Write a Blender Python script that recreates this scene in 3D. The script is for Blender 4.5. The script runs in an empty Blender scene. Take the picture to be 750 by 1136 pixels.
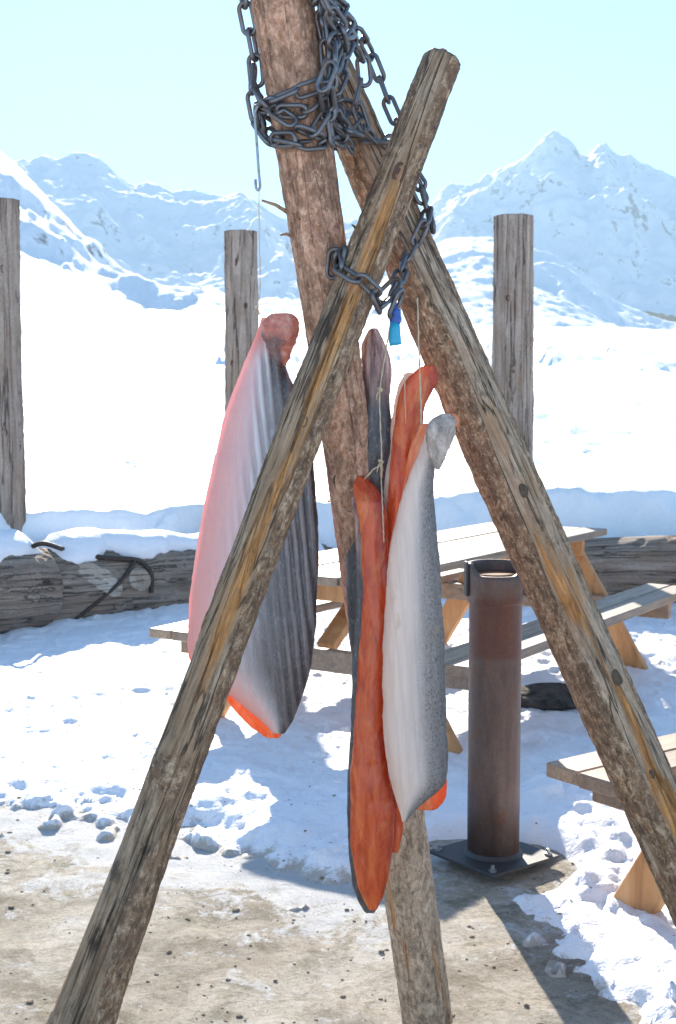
import bpy, math, random
import numpy as np
from mathutils import Vector, Matrix

random.seed(7)
rng = np.random.default_rng(7)
scene = bpy.context.scene
COL = scene.collection
R = math.radians

# ------------------------------------------------------------------ camera
F, CX, CY = 1500.0, 375.0, 568.0
PITCH = R(4.88)
CAMH = 1.5
cd = bpy.data.cameras.new("camera")
cam = bpy.data.objects.new("camera", cd)
COL.objects.link(cam)
cam.location = (0, 0, CAMH)
cam.rotation_euler = (R(90) - PITCH, 0, 0)
cd.sensor_fit = 'VERTICAL'
cd.sensor_height = 24
cd.lens = 24 * F / 1136
cd.clip_start = 0.05
cd.clip_end = 20000
cd.dof.use_dof = True
cd.dof.focus_distance = 2.75
cd.dof.aperture_fstop = 9
scene.camera = cam
HAZE = 1.9e-4
SP, CP = math.sin(PITCH), math.cos(PITCH)


def at(px, py, Y):
    dx, dy = (px - CX) / F, (CY - py) / F
    y = CP + dy * SP
    t = Y / y
    return Vector((dx * t, Y, CAMH + t * (-SP + dy * CP)))


def ground_at(px, py, z=0.0):
    dx, dy = (px - CX) / F, (CY - py) / F
    t = (z - CAMH) / (-SP + dy * CP)
    return Vector((dx * t, (CP + dy * SP) * t, z))


# ------------------------------------------------------------------ numpy noise
def _hash(ix, iy, iz, seed):
    h = (ix * 374761393 + iy * 668265263 + iz * 2147483647 + seed * 1274126177) & 0xFFFFFFFF
    h = ((h ^ (h >> 13)) * 1274126177) & 0xFFFFFFFF
    h = ((h ^ (h >> 16)) * 2246822519) & 0xFFFFFFFF
    h = h ^ (h >> 15)
    return (h & 0xFFFFFF) / float(0xFFFFFF) * 2 - 1


def vnoise(x, y, z=0.0, seed=0):
    x, y, z = np.broadcast_arrays(np.asarray(x, float), np.asarray(y, float), np.asarray(z, float))
    x0, y0, z0 = np.floor(x).astype(np.int64), np.floor(y).astype(np.int64), np.floor(z).astype(np.int64)
    fx, fy, fz = x - x0, y - y0, z - z0
    sx, sy, sz = [f * f * f * (f * (f * 6 - 15) + 10) for f in (fx, fy, fz)]
    r = 0
    for a in (0, 1):
        wa = sx if a else 1 - sx
        for b in (0, 1):
            wb = sy if b else 1 - sy
            for c in (0, 1):
                wc = sz if c else 1 - sz
                r = r + wa * wb * wc * _hash(x0 + a, y0 + b, z0 + c, seed)
    return r


def fbm(x, y, z=0.0, octv=5, gain=0.5, seed=0):
    a, s, t = 1.0, 0.0, 0.0
    x, y, z = np.asarray(x, float), np.asarray(y, float), np.asarray(z, float)
    for i in range(octv):
        s = s + a * vnoise(x, y, z, seed + i * 17)
        t += a
        a *= gain
        x, y, z = x * 2.03 + 5.2, y * 2.03 + 1.3, z * 2.03 + 9.1
    return s / t


def ridged(x, y, octv=6, seed=0):
    a, s, t, w = 1.0, 0.0, 0.0, 1.0
    x, y = np.asarray(x, float), np.asarray(y, float)
    for i in range(octv):
        n = (1 - np.abs(vnoise(x, y, 0.37 * i, seed + i * 31)) * 1.6)
        s = s + a * n * w
        w = np.clip(n, 0.15, 1)
        t += a
        a *= 0.52
        x, y = x * 2.07 + 3.1, y * 2.07 + 7.7
    return s / t


def sstep(a, b, x):
    t = np.clip((np.asarray(x, float) - a) / (b - a), 0, 1)
    return t * t * (3 - 2 * t)


# ------------------------------------------------------------------ object helpers
def tag(o, label=None, cat=None, group=None, kind=None):
    if label: o['label'] = label
    if cat: o['category'] = cat
    if group: o['group'] = group
    if kind: o['kind'] = kind
    return o


def empty(name, loc, label, cat, group=None, rz=0.0):
    o = bpy.data.objects.new(name, None)
    o.empty_display_size = 0.1
    COL.objects.link(o)
    o.location = loc
    o.rotation_euler = (0, 0, rz)
    return tag(o, label, cat, group)


def mesh_obj(name, verts, faces, mat, parent=None, origin=None, smooth=True, attrs=None):
    me = bpy.data.meshes.new(name)
    v = np.asarray(verts, float)
    if origin is not None:
        v = v - np.array(origin, float)
    me.from_pydata(v.tolist(), [], faces if isinstance(faces, list) else faces.tolist())
    if attrs:
        for k, a in attrs.items():
            at_ = me.attributes.new(k, 'FLOAT', 'POINT')
            at_.data.foreach_set('value', np.asarray(a, np.float32).ravel())
    if smooth:
        me.polygons.foreach_set('use_smooth', [True] * len(me.polygons))
    me.update()
    if mat: me.materials.append(mat)
    o = bpy.data.objects.new(name, me)
    COL.objects.link(o)
    if parent is not None:
        o.parent = parent
    elif origin is not None:
        o.location = origin
    return o


def grid_faces(nr, nc, wrap=False, flip=False):
    i = np.arange(nr - 1)[:, None]
    j = np.arange(nc if wrap else nc - 1)[None, :]
    a = i * nc + j
    b = i * nc + (j + 1) % nc
    c = (i + 1) * nc + (j + 1) % nc
    d = (i + 1) * nc + j
    f = np.stack([a, b, c, d] if not flip else [a, d, c, b], -1).reshape(-1, 4)
    return f


class Geo:
    """collects shapes that end up in ONE mesh"""
    def __init__(s):
        s.v, s.f = [], []

    def add(s, verts, faces):
        n = len(s.v)
        s.v += [tuple(p) for p in verts]
        s.f += [tuple(int(i) + n for i in f) for f in faces]

    def box(s, c, size, rot=None, bev=0.004):
        hx, hy, hz = [d / 2 for d in size]
        b = min(bev, hx * .45, hy * .45, hz * .45)
        vs, idx = [], {}
        for sx in (-1, 1):
            for sy in (-1, 1):
                for sz in (-1, 1):
                    for ax in range(3):
                        p = [sx * (hx - b), sy * (hy - b), sz * (hz - b)]
                        p[ax] = (sx * hx, sy * hy, sz * hz)[ax]
                        idx[(sx, sy, sz, ax)] = len(vs)
                        vs.append(Vector(p))
        fs = []
        for ax in range(3):
            o1, o2 = [(1, 2), (2, 0), (0, 1)][ax]
            for sg in (-1, 1):
                q = []
                for a, b2 in ((-1, -1), (1, -1), (1, 1), (-1, 1)):
                    k = [0, 0, 0]; k[ax] = sg; k[o1] = a; k[o2] = b2
                    q.append(idx[(k[0], k[1], k[2], ax)])
                fs.append(q if sg > 0 else q[::-1])
        for ax in range(3):
            o1, o2 = [(1, 2), (2, 0), (0, 1)][ax]
            for a in (-1, 1):
                for b2 in (-1, 1):
                    def K(e, w):
                        k = [0, 0, 0]; k[ax] = e; k[o1] = a; k[o2] = b2
                        return idx[(k[0], k[1], k[2], w)]
                    q = [K(-1, o1), K(1, o1), K(1, o2), K(-1, o2)]
                    fs.append(q if a * b2 < 0 else q[::-1])
        for sx in (-1, 1):
            for sy in (-1, 1):
                for sz in (-1, 1):
                    q = [idx[(sx, sy, sz, k)] for k in range(3)]
                    fs.append(q if sx * sy * sz > 0 else q[::-1])
        m = rot if rot is not None else Matrix.Identity(3)
        c = Vector(c)
        s.add([m @ p + c for p in vs], fs)

    def tube(s, pts, rad, n=10, caps=True, flat=None):
        pts = [Vector(p) for p in pts]
        m = len(pts)
        rad = [rad] * m if not hasattr(rad, '__len__') else rad
        fl = [1.0] * m if flat is None else flat
        up = None
        rings = []
        for i in range(m):
            d = (pts[min(i + 1, m - 1)] - pts[max(i - 1, 0)]).normalized()
            if up is None:
                a = Vector((0, 1, 0)) if abs(d.y) < .9 else Vector((1, 0, 0))
                up = (a - d * a.dot(d)).normalized()
            else:
                up = (up - d * up.dot(d)).normalized()
            sd = d.cross(up)
            rings += [pts[i] + sd * (math.cos(2 * math.pi * k / n) * rad[i]) + up * (math.sin(2 * math.pi * k / n) * rad[i] * fl[i]) for k in range(n)]
        f = grid_faces(m, n, wrap=True).tolist()
        if caps:
            f.append(list(range(n))[::-1])
            f.append(list(range((m - 1) * n, m * n)))
        s.add(rings, f)

    def lathe(s, prof, c, n=40):
        c = Vector(c)
        vs = []
        for r, z in prof:
            vs += [c + Vector((r * math.cos(2 * math.pi * k / n), r * math.sin(2 * math.pi * k / n), z)) for k in range(n)]
        s.add(vs, grid_faces(len(prof), n, wrap=True).tolist())

    def build(s, name, mat, parent=None, origin=None, smooth=False):
        o = mesh_obj(name, s.v, s.f, mat, parent, origin, smooth)
        return o


def smooth_path(pts, n=8):
    pts = [Vector(p) for p in pts]
    out = []
    for i in range(len(pts) - 1):
        p0, p1, p2, p3 = pts[max(i - 1, 0)], pts[i], pts[i + 1], pts[min(i + 2, len(pts) - 1)]
        for k in range(n):
            t = k / n
            out.append(0.5 * ((2 * p1) + (p2 - p0) * t + (2 * p0 - 5 * p1 + 4 * p2 - p3) * t * t + (3 * p1 - p0 - 3 * p2 + p3) * t ** 3))
    out.append(pts[-1])
    return out


# ------------------------------------------------------------------ node helpers
class NT:
    def __init__(s, name):
        s.m = bpy.data.materials.new(name)
        s.m.use_nodes = True
        s.t = s.m.node_tree
        s.t.nodes.clear()
        s.out = s.t.nodes.new('ShaderNodeOutputMaterial')
        s._c = None

    def n(s, kind, **kw):
        nd = s.t.nodes.new(kind)
        for k, v in kw.items():
            setattr(nd, k, v)
        return nd

    def l(s, a, b):
        s.t.links.new(a, b)

    def setin(s, nd, key, v):
        if isinstance(v, bpy.types.NodeSocket):
            s.l(v, nd.inputs[key])
        else:
            nd.inputs[key].default_value = v

    def coords(s, scale=(1, 1, 1), kind='Object'):
        if s._c is None:
            s._c = s.n('ShaderNodeTexCoord')
        mp = s.n('ShaderNodeMapping')
        mp.inputs['Scale'].default_value = scale
        s.l(s._c.outputs[kind], mp.inputs['Vector'])
        return mp.outputs[0]

    def noise(s, scale, vec, detail=6, rough=.6, dist=0):
        nd = s.n('ShaderNodeTexNoise')
        nd.inputs['Scale'].default_value = scale
        nd.inputs['Detail'].default_value = detail
        nd.inputs['Roughness'].default_value = rough
        nd.inputs['Distortion'].default_value = dist
        s.l(vec, nd.inputs['Vector'])
        return nd.outputs['Fac']

    def voronoi(s, scale, vec, feature='F1', out='Distance'):
        nd = s.n('ShaderNodeTexVoronoi', feature=feature)
        nd.inputs['Scale'].default_value = scale
        s.l(vec, nd.inputs['Vector'])
        return nd.outputs[out]

    def ramp(s, fac, stops, mode='LINEAR'):
        nd = s.n('ShaderNodeValToRGB')
        cr = nd.color_ramp
        cr.interpolation = mode
        while len(cr.elements) < len(stops):
            cr.elements.new(0.5)
        for e, (p, c) in zip(cr.elements, stops):
            e.position = p
            e.color = (c, c, c, 1) if not hasattr(c, '__len__') else (*c, 1)
        s.l(fac, nd.inputs['Fac'])
        return nd.outputs['Color']

    def mix(s, fac, a, b, mode='MIX'):
        nd = s.n('ShaderNodeMix', data_type='RGBA', blend_type=mode)
        s.setin(nd, 0, fac)
        for i, v in ((6, a), (7, b)):
            if isinstance(v, bpy.types.NodeSocket):
                s.l(v, nd.inputs[i])
            else:
                nd.inputs[i].default_value = (*v, 1) if hasattr(v, '__len__') else (v, v, v, 1)
        return nd.outputs[2]

    def math(s, op, a, b=0.0, clamp=False):
        nd = s.n('ShaderNodeMath', operation=op, use_clamp=clamp)
        s.setin(nd, 0, a)
        s.setin(nd, 1, b)
        return nd.outputs[0]

    def attr(s, name):
        return s.n('ShaderNodeAttribute', attribute_name=name).outputs['Fac']

    def bump(s, h, strength=.5, dist=.01, prev=None):
        nd = s.n('ShaderNodeBump')
        nd.inputs['Strength'].default_value = strength
        nd.inputs['Distance'].default_value = dist
        s.l(h, nd.inputs['Height'])
        if prev is not None: s.l(prev, nd.inputs['Normal'])
        return nd.outputs[0]

    def bsdf(s, col, rough=.7, normal=None, metal=0.0, spec=.5, sss=None):
        nd = s.n('ShaderNodeBsdfPrincipled')
        if isinstance(col, bpy.types.NodeSocket): s.l(col, nd.inputs['Base Color'])
        else: nd.inputs['Base Color'].default_value = (*col, 1)
        s.setin(nd, 'Roughness', rough)
        s.setin(nd, 'Metallic', metal)
        nd.inputs['Specular IOR Level'].default_value = spec
        if normal is not None: s.l(normal, nd.inputs['Normal'])
        if sss:
            nd.inputs['Subsurface Weight'].default_value = sss[0]
            nd.inputs['Subsurface Radius'].default_value = sss[1]
            nd.inputs['Subsurface Scale'].default_value = sss[2]
        return nd.outputs[0]

    def done(s, shader):
        s.l(shader, s.out.inputs['Surface'])
        return s.m


# ------------------------------------------------------------------ materials
def mat_pole(name, tint=(1, 1, 1), woodc=((.11, .088, .07), (.42, .35, .28), (.72, .63, .52)),
             barkc=((.035, .025, .02), (.26, .18, .125), (.60, .48, .36)), low=None):
    m = NT(name)
    warp = m.noise(1, m.coords((7, 7, 5)), 4, .6)
    g1 = m.noise(1, m.coords((42, 42, 4.5)), 10, .74, 1.2)
    g2 = m.noise(1, m.coords((150, 150, 11)), 8, .75, .4)
    g3 = m.noise(1, m.coords((90, 90, 60)), 8, .75)
    blot = m.noise(1, m.coords((11, 11, 4)), 6, .65)
    wood = m.ramp(g1, [(.33, woodc[0]), (.5, woodc[1]), (.66, woodc[2])])
    wood = m.mix(.75, wood, m.ramp(g2, [(.34, (.22, .17, .14)), (.5, (.75, .7, .66)), (.64, (1, 1, 1))]), 'MULTIPLY')
    wood = m.mix(.55, wood, m.ramp(g3, [(.36, (.35, .3, .27)), (.52, (1, 1, 1))]), 'MULTIPLY')
    wood = m.mix(m.ramp(blot, [(.40, 0), (.62, .8)]), wood, m.mix(g1, (.18, .115, .075), (.50, .33, .20)))
    wood = m.mix(m.ramp(m.noise(1, m.coords((15, 15, 9)), 7, .7), [(.56, 0), (.64, .75)]), wood, (.055, .042, .035))
    cr = m.ramp(m.noise(1, m.coords((24, 24, 1.3)), 4, .6, .8), [(.478, 0), (.496, 1), (.504, 1), (.522, 0)])
    wood = m.mix(m.math('MULTIPLY', cr, .85), wood, (.025, .02, .017))
    org = m.ramp(g1, [(.33, (.30, .13, .04)), (.52, (.60, .29, .095)), (.68, (.72, .47, .23))])
    org = m.mix(.6, org, m.ramp(g2, [(.34, (.3, .24, .2)), (.6, (1, 1, 1))]), 'MULTIPLY')
    wood = m.mix(m.math('MULTIPLY', m.attr('orange'), m.ramp(g3, [(.3, .35), (.6, 1)])), wood, org)
    b1 = m.noise(1, m.coords((62, 62, 42)), 10, .78, .6)
    b2 = m.voronoi(1, m.coords((60, 60, 38)))
    b3 = m.noise(1, m.coords((22, 22, 12)), 6, .7, .5)
    bark = m.ramp(b1, [(.34, barkc[0]), (.5, barkc[1]), (.63, barkc[2])])
    bark = m.mix(m.ramp(b2, [(.08, .8), (.42, 0)]), bark, (.26, .14, .07))
    bark = m.mix(m.ramp(b3, [(.42, .75), (.56, 0)]), bark, m.mix(b1, (.04, .028, .022), (.26, .17, .12)))
    fl = m.ramp(m.noise(1, m.coords((120, 120, 85)), 6, .75), [(.56, 0), (.64, 1)])
    bark = m.mix(m.math('MULTIPLY', fl, .75), bark, (.52, .43, .33))
    if low:
        sz = m.n('ShaderNodeSeparateXYZ')
        m.l(m.coords(), sz.inputs[0])
        f = m.ramp(m.math('DIVIDE', m.math('ADD', sz.outputs[2], m.math('MULTIPLY', b3, .3)), 3.0), [(.25, 1), (.5, 0)])
        bark = m.mix(m.math('MULTIPLY', f, .8), bark, m.ramp(b1, [(.34, low[0]), (.5, low[1]), (.64, low[2])]))
    mask = m.ramp(m.math('ADD', m.attr('bark'), m.math('MULTIPLY', m.math('SUBTRACT', m.mix(.5, g3, b3), .5), 1.6)), [(.35, 0), (.62, 1)])
    col = m.mix(mask, wood, bark)
    col = m.mix(1, col, tint, 'MULTIPLY')
    h = m.mix(mask, m.mix(.5, g1, g2), m.mix(.5, b1, b2))
    h = m.mix(m.math('MULTIPLY', cr, .8), h, (0, 0, 0))
    nrm = m.bump(h, 1.0, .012)
    return m.done(m.bsdf(col, .8, nrm, spec=.3))


def mat_fencewood(name, c0=(.07, .06, .055), c1=(.20, .165, .14), c2=(.34, .29, .25)):
    m = NT(name)
    g1 = m.noise(1, m.coords((24, 24, 1.6)), 8, .68, .5)
    g2 = m.noise(1, m.coords((90, 90, 60)), 5, .7)
    bl = m.noise(1, m.coords((5, 5, 3)), 4, .6)
    col = m.ramp(g1, [(.28, c0), (.5, c1), (.72, c2)])
    col = m.mix(.5, col, m.ramp(g2, [(.3, (.3, .27, .25)), (.65, (.95, .93, .9))]), 'MULTIPLY')
    col = m.mix(m.ramp(bl, [(.45, 0), (.7, .55)]), col, (.24, .15, .09))
    cr = m.ramp(m.noise(1, m.coords((16, 16, .7)), 3, .5, .4), [(.47, 0), (.495, 1), (.505, 1), (.53, 0)])
    col = m.mix(m.math('MULTIPLY', cr, .75), col, (.02, .016, .014))
    nrm = m.bump(m.mix(.5, g1, g2), .9, .012)
    return m.done(m.bsdf(col, .85, nrm, spec=.25))


def mat_plank(name):
    m = NT(name)
    g1 = m.noise(1, m.coords((2.0, 30, 30)), 8, .65, .6)
    g2 = m.noise(1, m.coords((6, 120, 120)), 5, .7)
    bl = m.noise(1, m.coords((2.5, 5, 5)), 4)
    col = m.ramp(g1, [(.28, (.25, .165, .11)), (.5, (.43, .295, .195)), (.75, (.58, .42, .29))])
    col = m.mix(.35, col, m.ramp(g2, [(.3, (.35, .3, .26)), (.7, (1, 1, 1))]), 'MULTIPLY')
    col = m.mix(m.ramp(bl, [(.4, 0), (.75, .7)]), col, (.30, .26, .23))
    isl = m.n('ShaderNodeNewGeometry').outputs['Random Per Island']
    col = m.mix(1, col, m.ramp(isl, [(0, (.66, .62, .60)), (1, (1.1, 1.06, 1.02))]), 'MULTIPLY')
    st = m.noise(1, m.coords((5, 9, 9)), 7, .7, .5)
    col = m.mix(m.ramp(st, [(.55, 0), (.68, .6)]), col, (.16, .125, .10))
    ck = m.ramp(m.noise(1, m.coords((1.0, 26, 26)), 4, .6, .5), [(.485, 0), (.5, 1), (.515, 0)])
    col = m.mix(m.math('MULTIPLY', ck, .6), col, (.07, .05, .04))
    nrm = m.bump(m.mix(.5, g1, g2), .5, .004)
    return m.done(m.bsdf(col, .55, nrm, spec=.45))


def mat_orangewood(name):
    m = NT(name)
    g1 = m.noise(1, m.coords((14, 14, 3)), 8, .65, .8)
    col = m.ramp(g1, [(.28, (.30, .13, .05)), (.5, (.52, .25, .10)), (.75, (.64, .37, .18))])
    nrm = m.bump(g1, .4, .004)
    return m.done(m.bsdf(col, .6, nrm, spec=.35))


def mat_snow(name, bumps=((60, .35, .012), (420, .35, .0016)), tint=(.87, .855, .885), thin=False):
    m = NT(name)
    nrm = None
    for sc_, st, di in bumps:
        nrm = m.bump(m.noise(sc_, m.coords(), 6, .65), st, di, nrm)
    d = m.noise(3.5, m.coords(), 8, .7)
    col = m.mix(m.ramp(d, [(.62, 0), (.78, .30)]), tint, (.62, .59, .56))
    if thin:
        gr = m.noise(16, m.coords(), 10, .78, .3)
        col = m.mix(m.ramp(m.math('ADD', gr, m.math('MULTIPLY', m.attr('thin'), .46)), [(.70, 0), (.82, .85)]), col, m.mix(gr, (.22, .16, .11), (.56, .48, .38)))
        col = m.mix(m.ramp(m.voronoi(9, m.coords()), [(.03, .85), (.06, 0)]), col, (.20, .15, .11))
    return m.done(m.bsdf(col, .65, nrm, spec=.25))


def mat_dirt():
    m = NT('trodden_dirt')
    c = m.coords()
    a = m.noise(2.2, c, 9, .65, .3)
    b = m.noise(45, c, 7, .75)
    p = m.noise(9, c, 6, .6)
    col = m.ramp(a, [(.32, (.48, .405, .325)), (.5, (.70, .625, .52)), (.68, (.84, .78, .70))])
    col = m.mix(.7, col, m.ramp(b, [(.32, (.45, .42, .4)), (.5, (.9, .88, .86)), (.68, (1, 1, 1))]), 'MULTIPLY')
    col = m.mix(m.ramp(p, [(.55, 0), (.68, .55)]), col, (.32, .29, .16))
    col = m.mix(m.ramp(m.noise(3.4, c, 10, .72, .8), [(.50, 0), (.60, .75)]), col, m.mix(b, (.20, .16, .115), (.46, .385, .29)))
    col = m.mix(m.ramp(m.noise(9, c, 10, .75, .6), [(.52, 0), (.63, .7)]), col, m.mix(b, (.15, .12, .09), (.42, .36, .28)))
    near = m.attr('frost')
    col = m.mix(m.ramp(m.math('ADD', m.noise(5.5, c, 9, .7, .4), m.math('MULTIPLY', near, .22)), [(.60, 0), (.66, .9)]), col, (.86, .85, .85))
    col = m.mix(m.ramp(m.noise(14, c, 8, .75, .2), [(.57, 0), (.68, .8)]), col, (.66, .62, .56))
    gr = m.noise(26, c, 8, .8, .2)
    col = m.mix(m.ramp(m.math('ADD', gr, m.math('MULTIPLY', near, .24)), [(.62, 0), (.74, .95)]), col, (.82, .81, .80))
    sp = m.voronoi(70, c)
    col = m.mix(m.ramp(sp, [(.08, .6), (.17, 0)]), col, (.12, .09, .065))
    nrm = m.bump(m.noise(13, c, 10, .72), .9, .05)
    nrm = m.bump(m.noise(70, c, 8, .78), .9, .016, nrm)
    col = m.mix(m.ramp(m.noise(5.5, c, 8, .72, .6), [(.56, 0), (.68, .55)]), col, (.34, .28, .18))
    col = m.mix(m.ramp(m.noise(95, c, 6, .8), [(.62, 0), (.70, .6)]), col, (.16, .12, .085))
    return m.done(m.bsdf(col, .9, nrm, spec=.2))


def mat_steel(name, c=(.165, .168, .18), rough=.40, metal=.85):
    m = NT(name)
    a = m.noise(60, m.coords(), 6, .7)
    col = m.mix(m.ramp(a, [(.5, 0), (.7, .7)]), c, (.20, .12, .07))
    return m.done(m.bsdf(col, m.ramp(a, [(.3, rough - .1), (.7, rough + .2)]), m.bump(a, .3, .002), metal))


def mat_pipe():
    m = NT('rusty_pipe_metal')
    a = m.noise(1, m.coords((9, 9, 2.2)), 8, .7, .4)
    b = m.noise(90, m.coords(), 5, .7)
    z = m.n('ShaderNodeSeparateXYZ')
    m.l(m.coords(), z.inputs[0])
    band = m.ramp(m.math('ADD', z.outputs[2], m.math('MULTIPLY', m.math('SUBTRACT', a, .5), .10)),
                  [(.665, 0), (.685, 1), (.86, 1), (.885, 0)])
    col = m.ramp(a, [(.3, (.075, .05, .044)), (.55, (.145, .098, .084)), (.75, (.21, .15, .13))])
    col = m.mix(m.math('MULTIPLY', band, .75), col, m.ramp(a, [(.35, (.12, .03, .018)), (.65, (.10, .055, .045))]))
    col = m.mix(m.ramp(m.noise(1, m.coords((22, 22, 9)), 8, .75, .6), [(.54, 0), (.64, .75)]), col, (.16, .065, .03))
    col = m.mix(.35, col, m.ramp(b, [(.3, (.4, .4, .4)), (.7, (1.1, 1.1, 1.1))]), 'MULTIPLY')
    return m.done(m.bsdf(col, .5, m.bump(b, .25, .002), .35, .5))


def translucent_mix(m, col, rough, nrm, fac, tcol, spec=.5):
    p = m.bsdf(col, rough, nrm, 0, spec)
    t = m.n('ShaderNodeBsdfTranslucent')
    if isinstance(tcol, bpy.types.NodeSocket): m.l(tcol, t.inputs[0])
    else: t.inputs[0].default_value = (*tcol, 1)
    if nrm is not None: m.l(nrm, t.inputs['Normal'])
    mx = m.n('ShaderNodeMixShader')
    m.setin(mx, 0, fac)
    m.l(p, mx.inputs[1])
    m.l(t.outputs[0], mx.inputs[2])
    return m.done(mx.outputs[0])


def mat_flesh(name, c0=(.42, .05, .015), c1=(.66, .115, .035), c2=(.80, .24, .10), tf=.35):
    m = NT(name)
    u, v = m.attr('u'), m.attr('v')
    g = m.noise(1, m.coords((60, 60, 12)), 9, .6, .5)
    lo = m.noise(1, m.coords((16, 16, 5)), 6, .65, .8)
    col = m.ramp(g, [(.25, c0), (.5, c1), (.78, c2)])
    # deep red along one side and paler, drier patches
    deep = m.math('ADD', u, m.math('MULTIPLY', m.math('SUBTRACT', lo, .5), 1.1))
    col = m.mix(m.ramp(m.math('SUBTRACT', deep, m.math('MULTIPLY', v, .22)), [(.50, 0), (.82, .8)]), col, (c0[0] * .75, c0[1] * .5, c0[2] * .4))
    col = m.mix(m.ramp(lo, [(.52, 0), (.66, .6)]), col, (min(1, c2[0] * 1.15), c2[1] * 1.7, c2[2] * 1.9))
    # thin pale fat lines in chevrons
    ch = m.math('ADD', m.math('MULTIPLY', v, 46.0), m.math('ADD', m.math('MULTIPLY', m.math('ABSOLUTE', m.math('SUBTRACT', u, .45)), 5.0), m.math('MULTIPLY', lo, 5.0)))
    sn = m.math('ABSOLUTE', m.math('SUBTRACT', m.math('FRACT', ch), .5))
    line = m.ramp(sn, [(.0, 1), (.13, 0)])
    gate = m.ramp(m.noise(1, m.coords((30, 30, 12)), 4, .6), [(.55, 0), (.70, .22)])
    col = m.mix(m.math('MULTIPLY', line, gate), col, (.86, .46, .30))
    nrm = m.bump(m.mix(.6, g, lo), .7, .008)
    nrm = m.bump(line, .12, .001, nrm)
    rough = m.ramp(m.noise(1, m.coords((40, 40, 14)), 5, .65), [(.4, .14), (.6, .38)])
    return translucent_mix(m, col, rough, nrm, tf, (.95, .22, .05), .6)


def mat_skin_striped():
    """left fillet: pale pink belly passing to charcoal, with long ridges"""
    m = NT('charcoal_salmon_skin')
    u, v = m.attr('u'), m.attr('v')
    nz = m.noise(1, m.coords((30, 30, 4)), 6, .65)
    lo = m.noise(1, m.coords((7, 7, 3)), 4, .6)
    uu = m.math('ADD', u, m.math('MULTIPLY', m.math('SUBTRACT', lo, .5), .22))
    col = m.ramp(uu, [(.0, (.93, .56, .50)), (.16, (.92, .64, .59)), (.30, (.84, .67, .65)), (.44, (.50, .45, .46)),
                      (.60, (.21, .195, .20)), (.74, (.085, .077, .08)), (.9, (.05, .045, .05)), (1, (.035, .03, .033))])
    rid = m.ramp(m.math('ADD', m.attr('rid'), m.math('MULTIPLY', m.math('SUBTRACT', nz, .5), .5)), [(.25, 0), (.75, 1)])
    gate = m.math('MULTIPLY', m.ramp(u, [(.16, 0), (.40, 1)]), m.ramp(m.noise(1, m.coords((24, 24, 5)), 5, .65), [(.32, .35), (.55, 1)]))
    col = m.mix(m.math('MULTIPLY', gate, m.math('MULTIPLY', rid, .8)), col, m.mix(m.ramp(m.math('ADD', uu, m.math('MULTIPLY', v, .30)), [(.50, 0), (.82, 1)]), (.90, .87, .88), (.30, .25, .245)))
    fr = m.ramp(m.noise(1, m.coords((190, 190, 60)), 7, .78), [(.53, 0), (.66, 1)])
    col = m.mix(m.math('MULTIPLY', fr, m.math('MULTIPLY', m.ramp(uu, [(.3, .55), (.8, .22)]), 1.0)), col, (.74, .72, .75))
    col = m.mix(m.math('MULTIPLY', m.ramp(v, [(.35, 0), (.9, .38)]), m.ramp(uu, [(.38, 0), (.62, 1)])), col, (.055, .045, .046))
    head = m.ramp(v, [(.0, 1), (.035, .7), (.10, 0)])
    col = m.mix(head, col, (.55, .20, .16))
    sheen = m.ramp(m.noise(1, m.coords((60, 60, 6)), 5, .6), [(.35, .16), (.7, .42)])
    nrm = m.bump(m.mix(.5, nz, m.noise(1, m.coords((260, 260, 200)), 3, .7)), .5, .003)
    return translucent_mix(m, col, sheen, nrm, m.ramp(u, [(.0, .45), (.32, .30), (.55, .0)]), (.85, .42, .38), .6)


def mat_skin_silver():
    """right fillet: cream belly to speckled grey back"""
    m = NT('silver_salmon_skin')
    u, v = m.attr('u'), m.attr('v')
    lo = m.noise(1, m.coords((10, 10, 3)), 4, .6)
    uu = m.math('ADD', u, m.math('MULTIPLY', m.math('SUBTRACT', lo, .5), .18))
    col = m.ramp(uu, [(.0, (.97, .66, .52)), (.2, (.96, .73, .60)), (.44, (.80, .61, .52)), (.58, (.52, .42, .37)),
                      (.72, (.30, .25, .225)), (.88, (.17, .145, .135)), (1, (.12, .11, .11))])
    st = m.noise(1, m.coords((70, 70, 2.2)), 5, .6)
    col = m.mix(.45, col, m.ramp(st, [(.32, (.55, .54, .54)), (.65, (1, 1, 1))]), 'MULTIPLY')
    col = m.mix(m.math('MULTIPLY', m.ramp(m.attr('rid'), [(.0, .30), (.35, 0)]), m.ramp(st, [(.4, 0), (.6, 1)])), col, (.30, .25, .24))
    sp = m.math('SUBTRACT', 1.0, m.noise(1, m.coords((260, 260, 170)), 4, .7))
    spg = m.ramp(uu, [(.55, 0), (.8, 1)])
    col = m.mix(m.math('MULTIPLY', spg, m.ramp(sp, [(.36, .85), (.50, 0)])), col, (.035, .035, .04))
    fr = m.ramp(m.noise(1, m.coords((200, 200, 130)), 4, .7), [(.58, 0), (.7, 1)])
    col = m.mix(m.math('MULTIPLY', fr, .3), col, (.7, .68, .7))
    stain = m.ramp(m.noise(1, m.coords((16, 16, 10)), 3, .6), [(.66, 0), (.76, .6)])
    col = m.mix(stain, col, (.42, .27, .10))
    nrm = m.bump(m.mix(.5, st, sp), .35, .003)
    return translucent_mix(m, col, .38, nrm, m.ramp(u, [(.0, .3), (.5, .0)]), (.8, .6, .5), .6)


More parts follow.
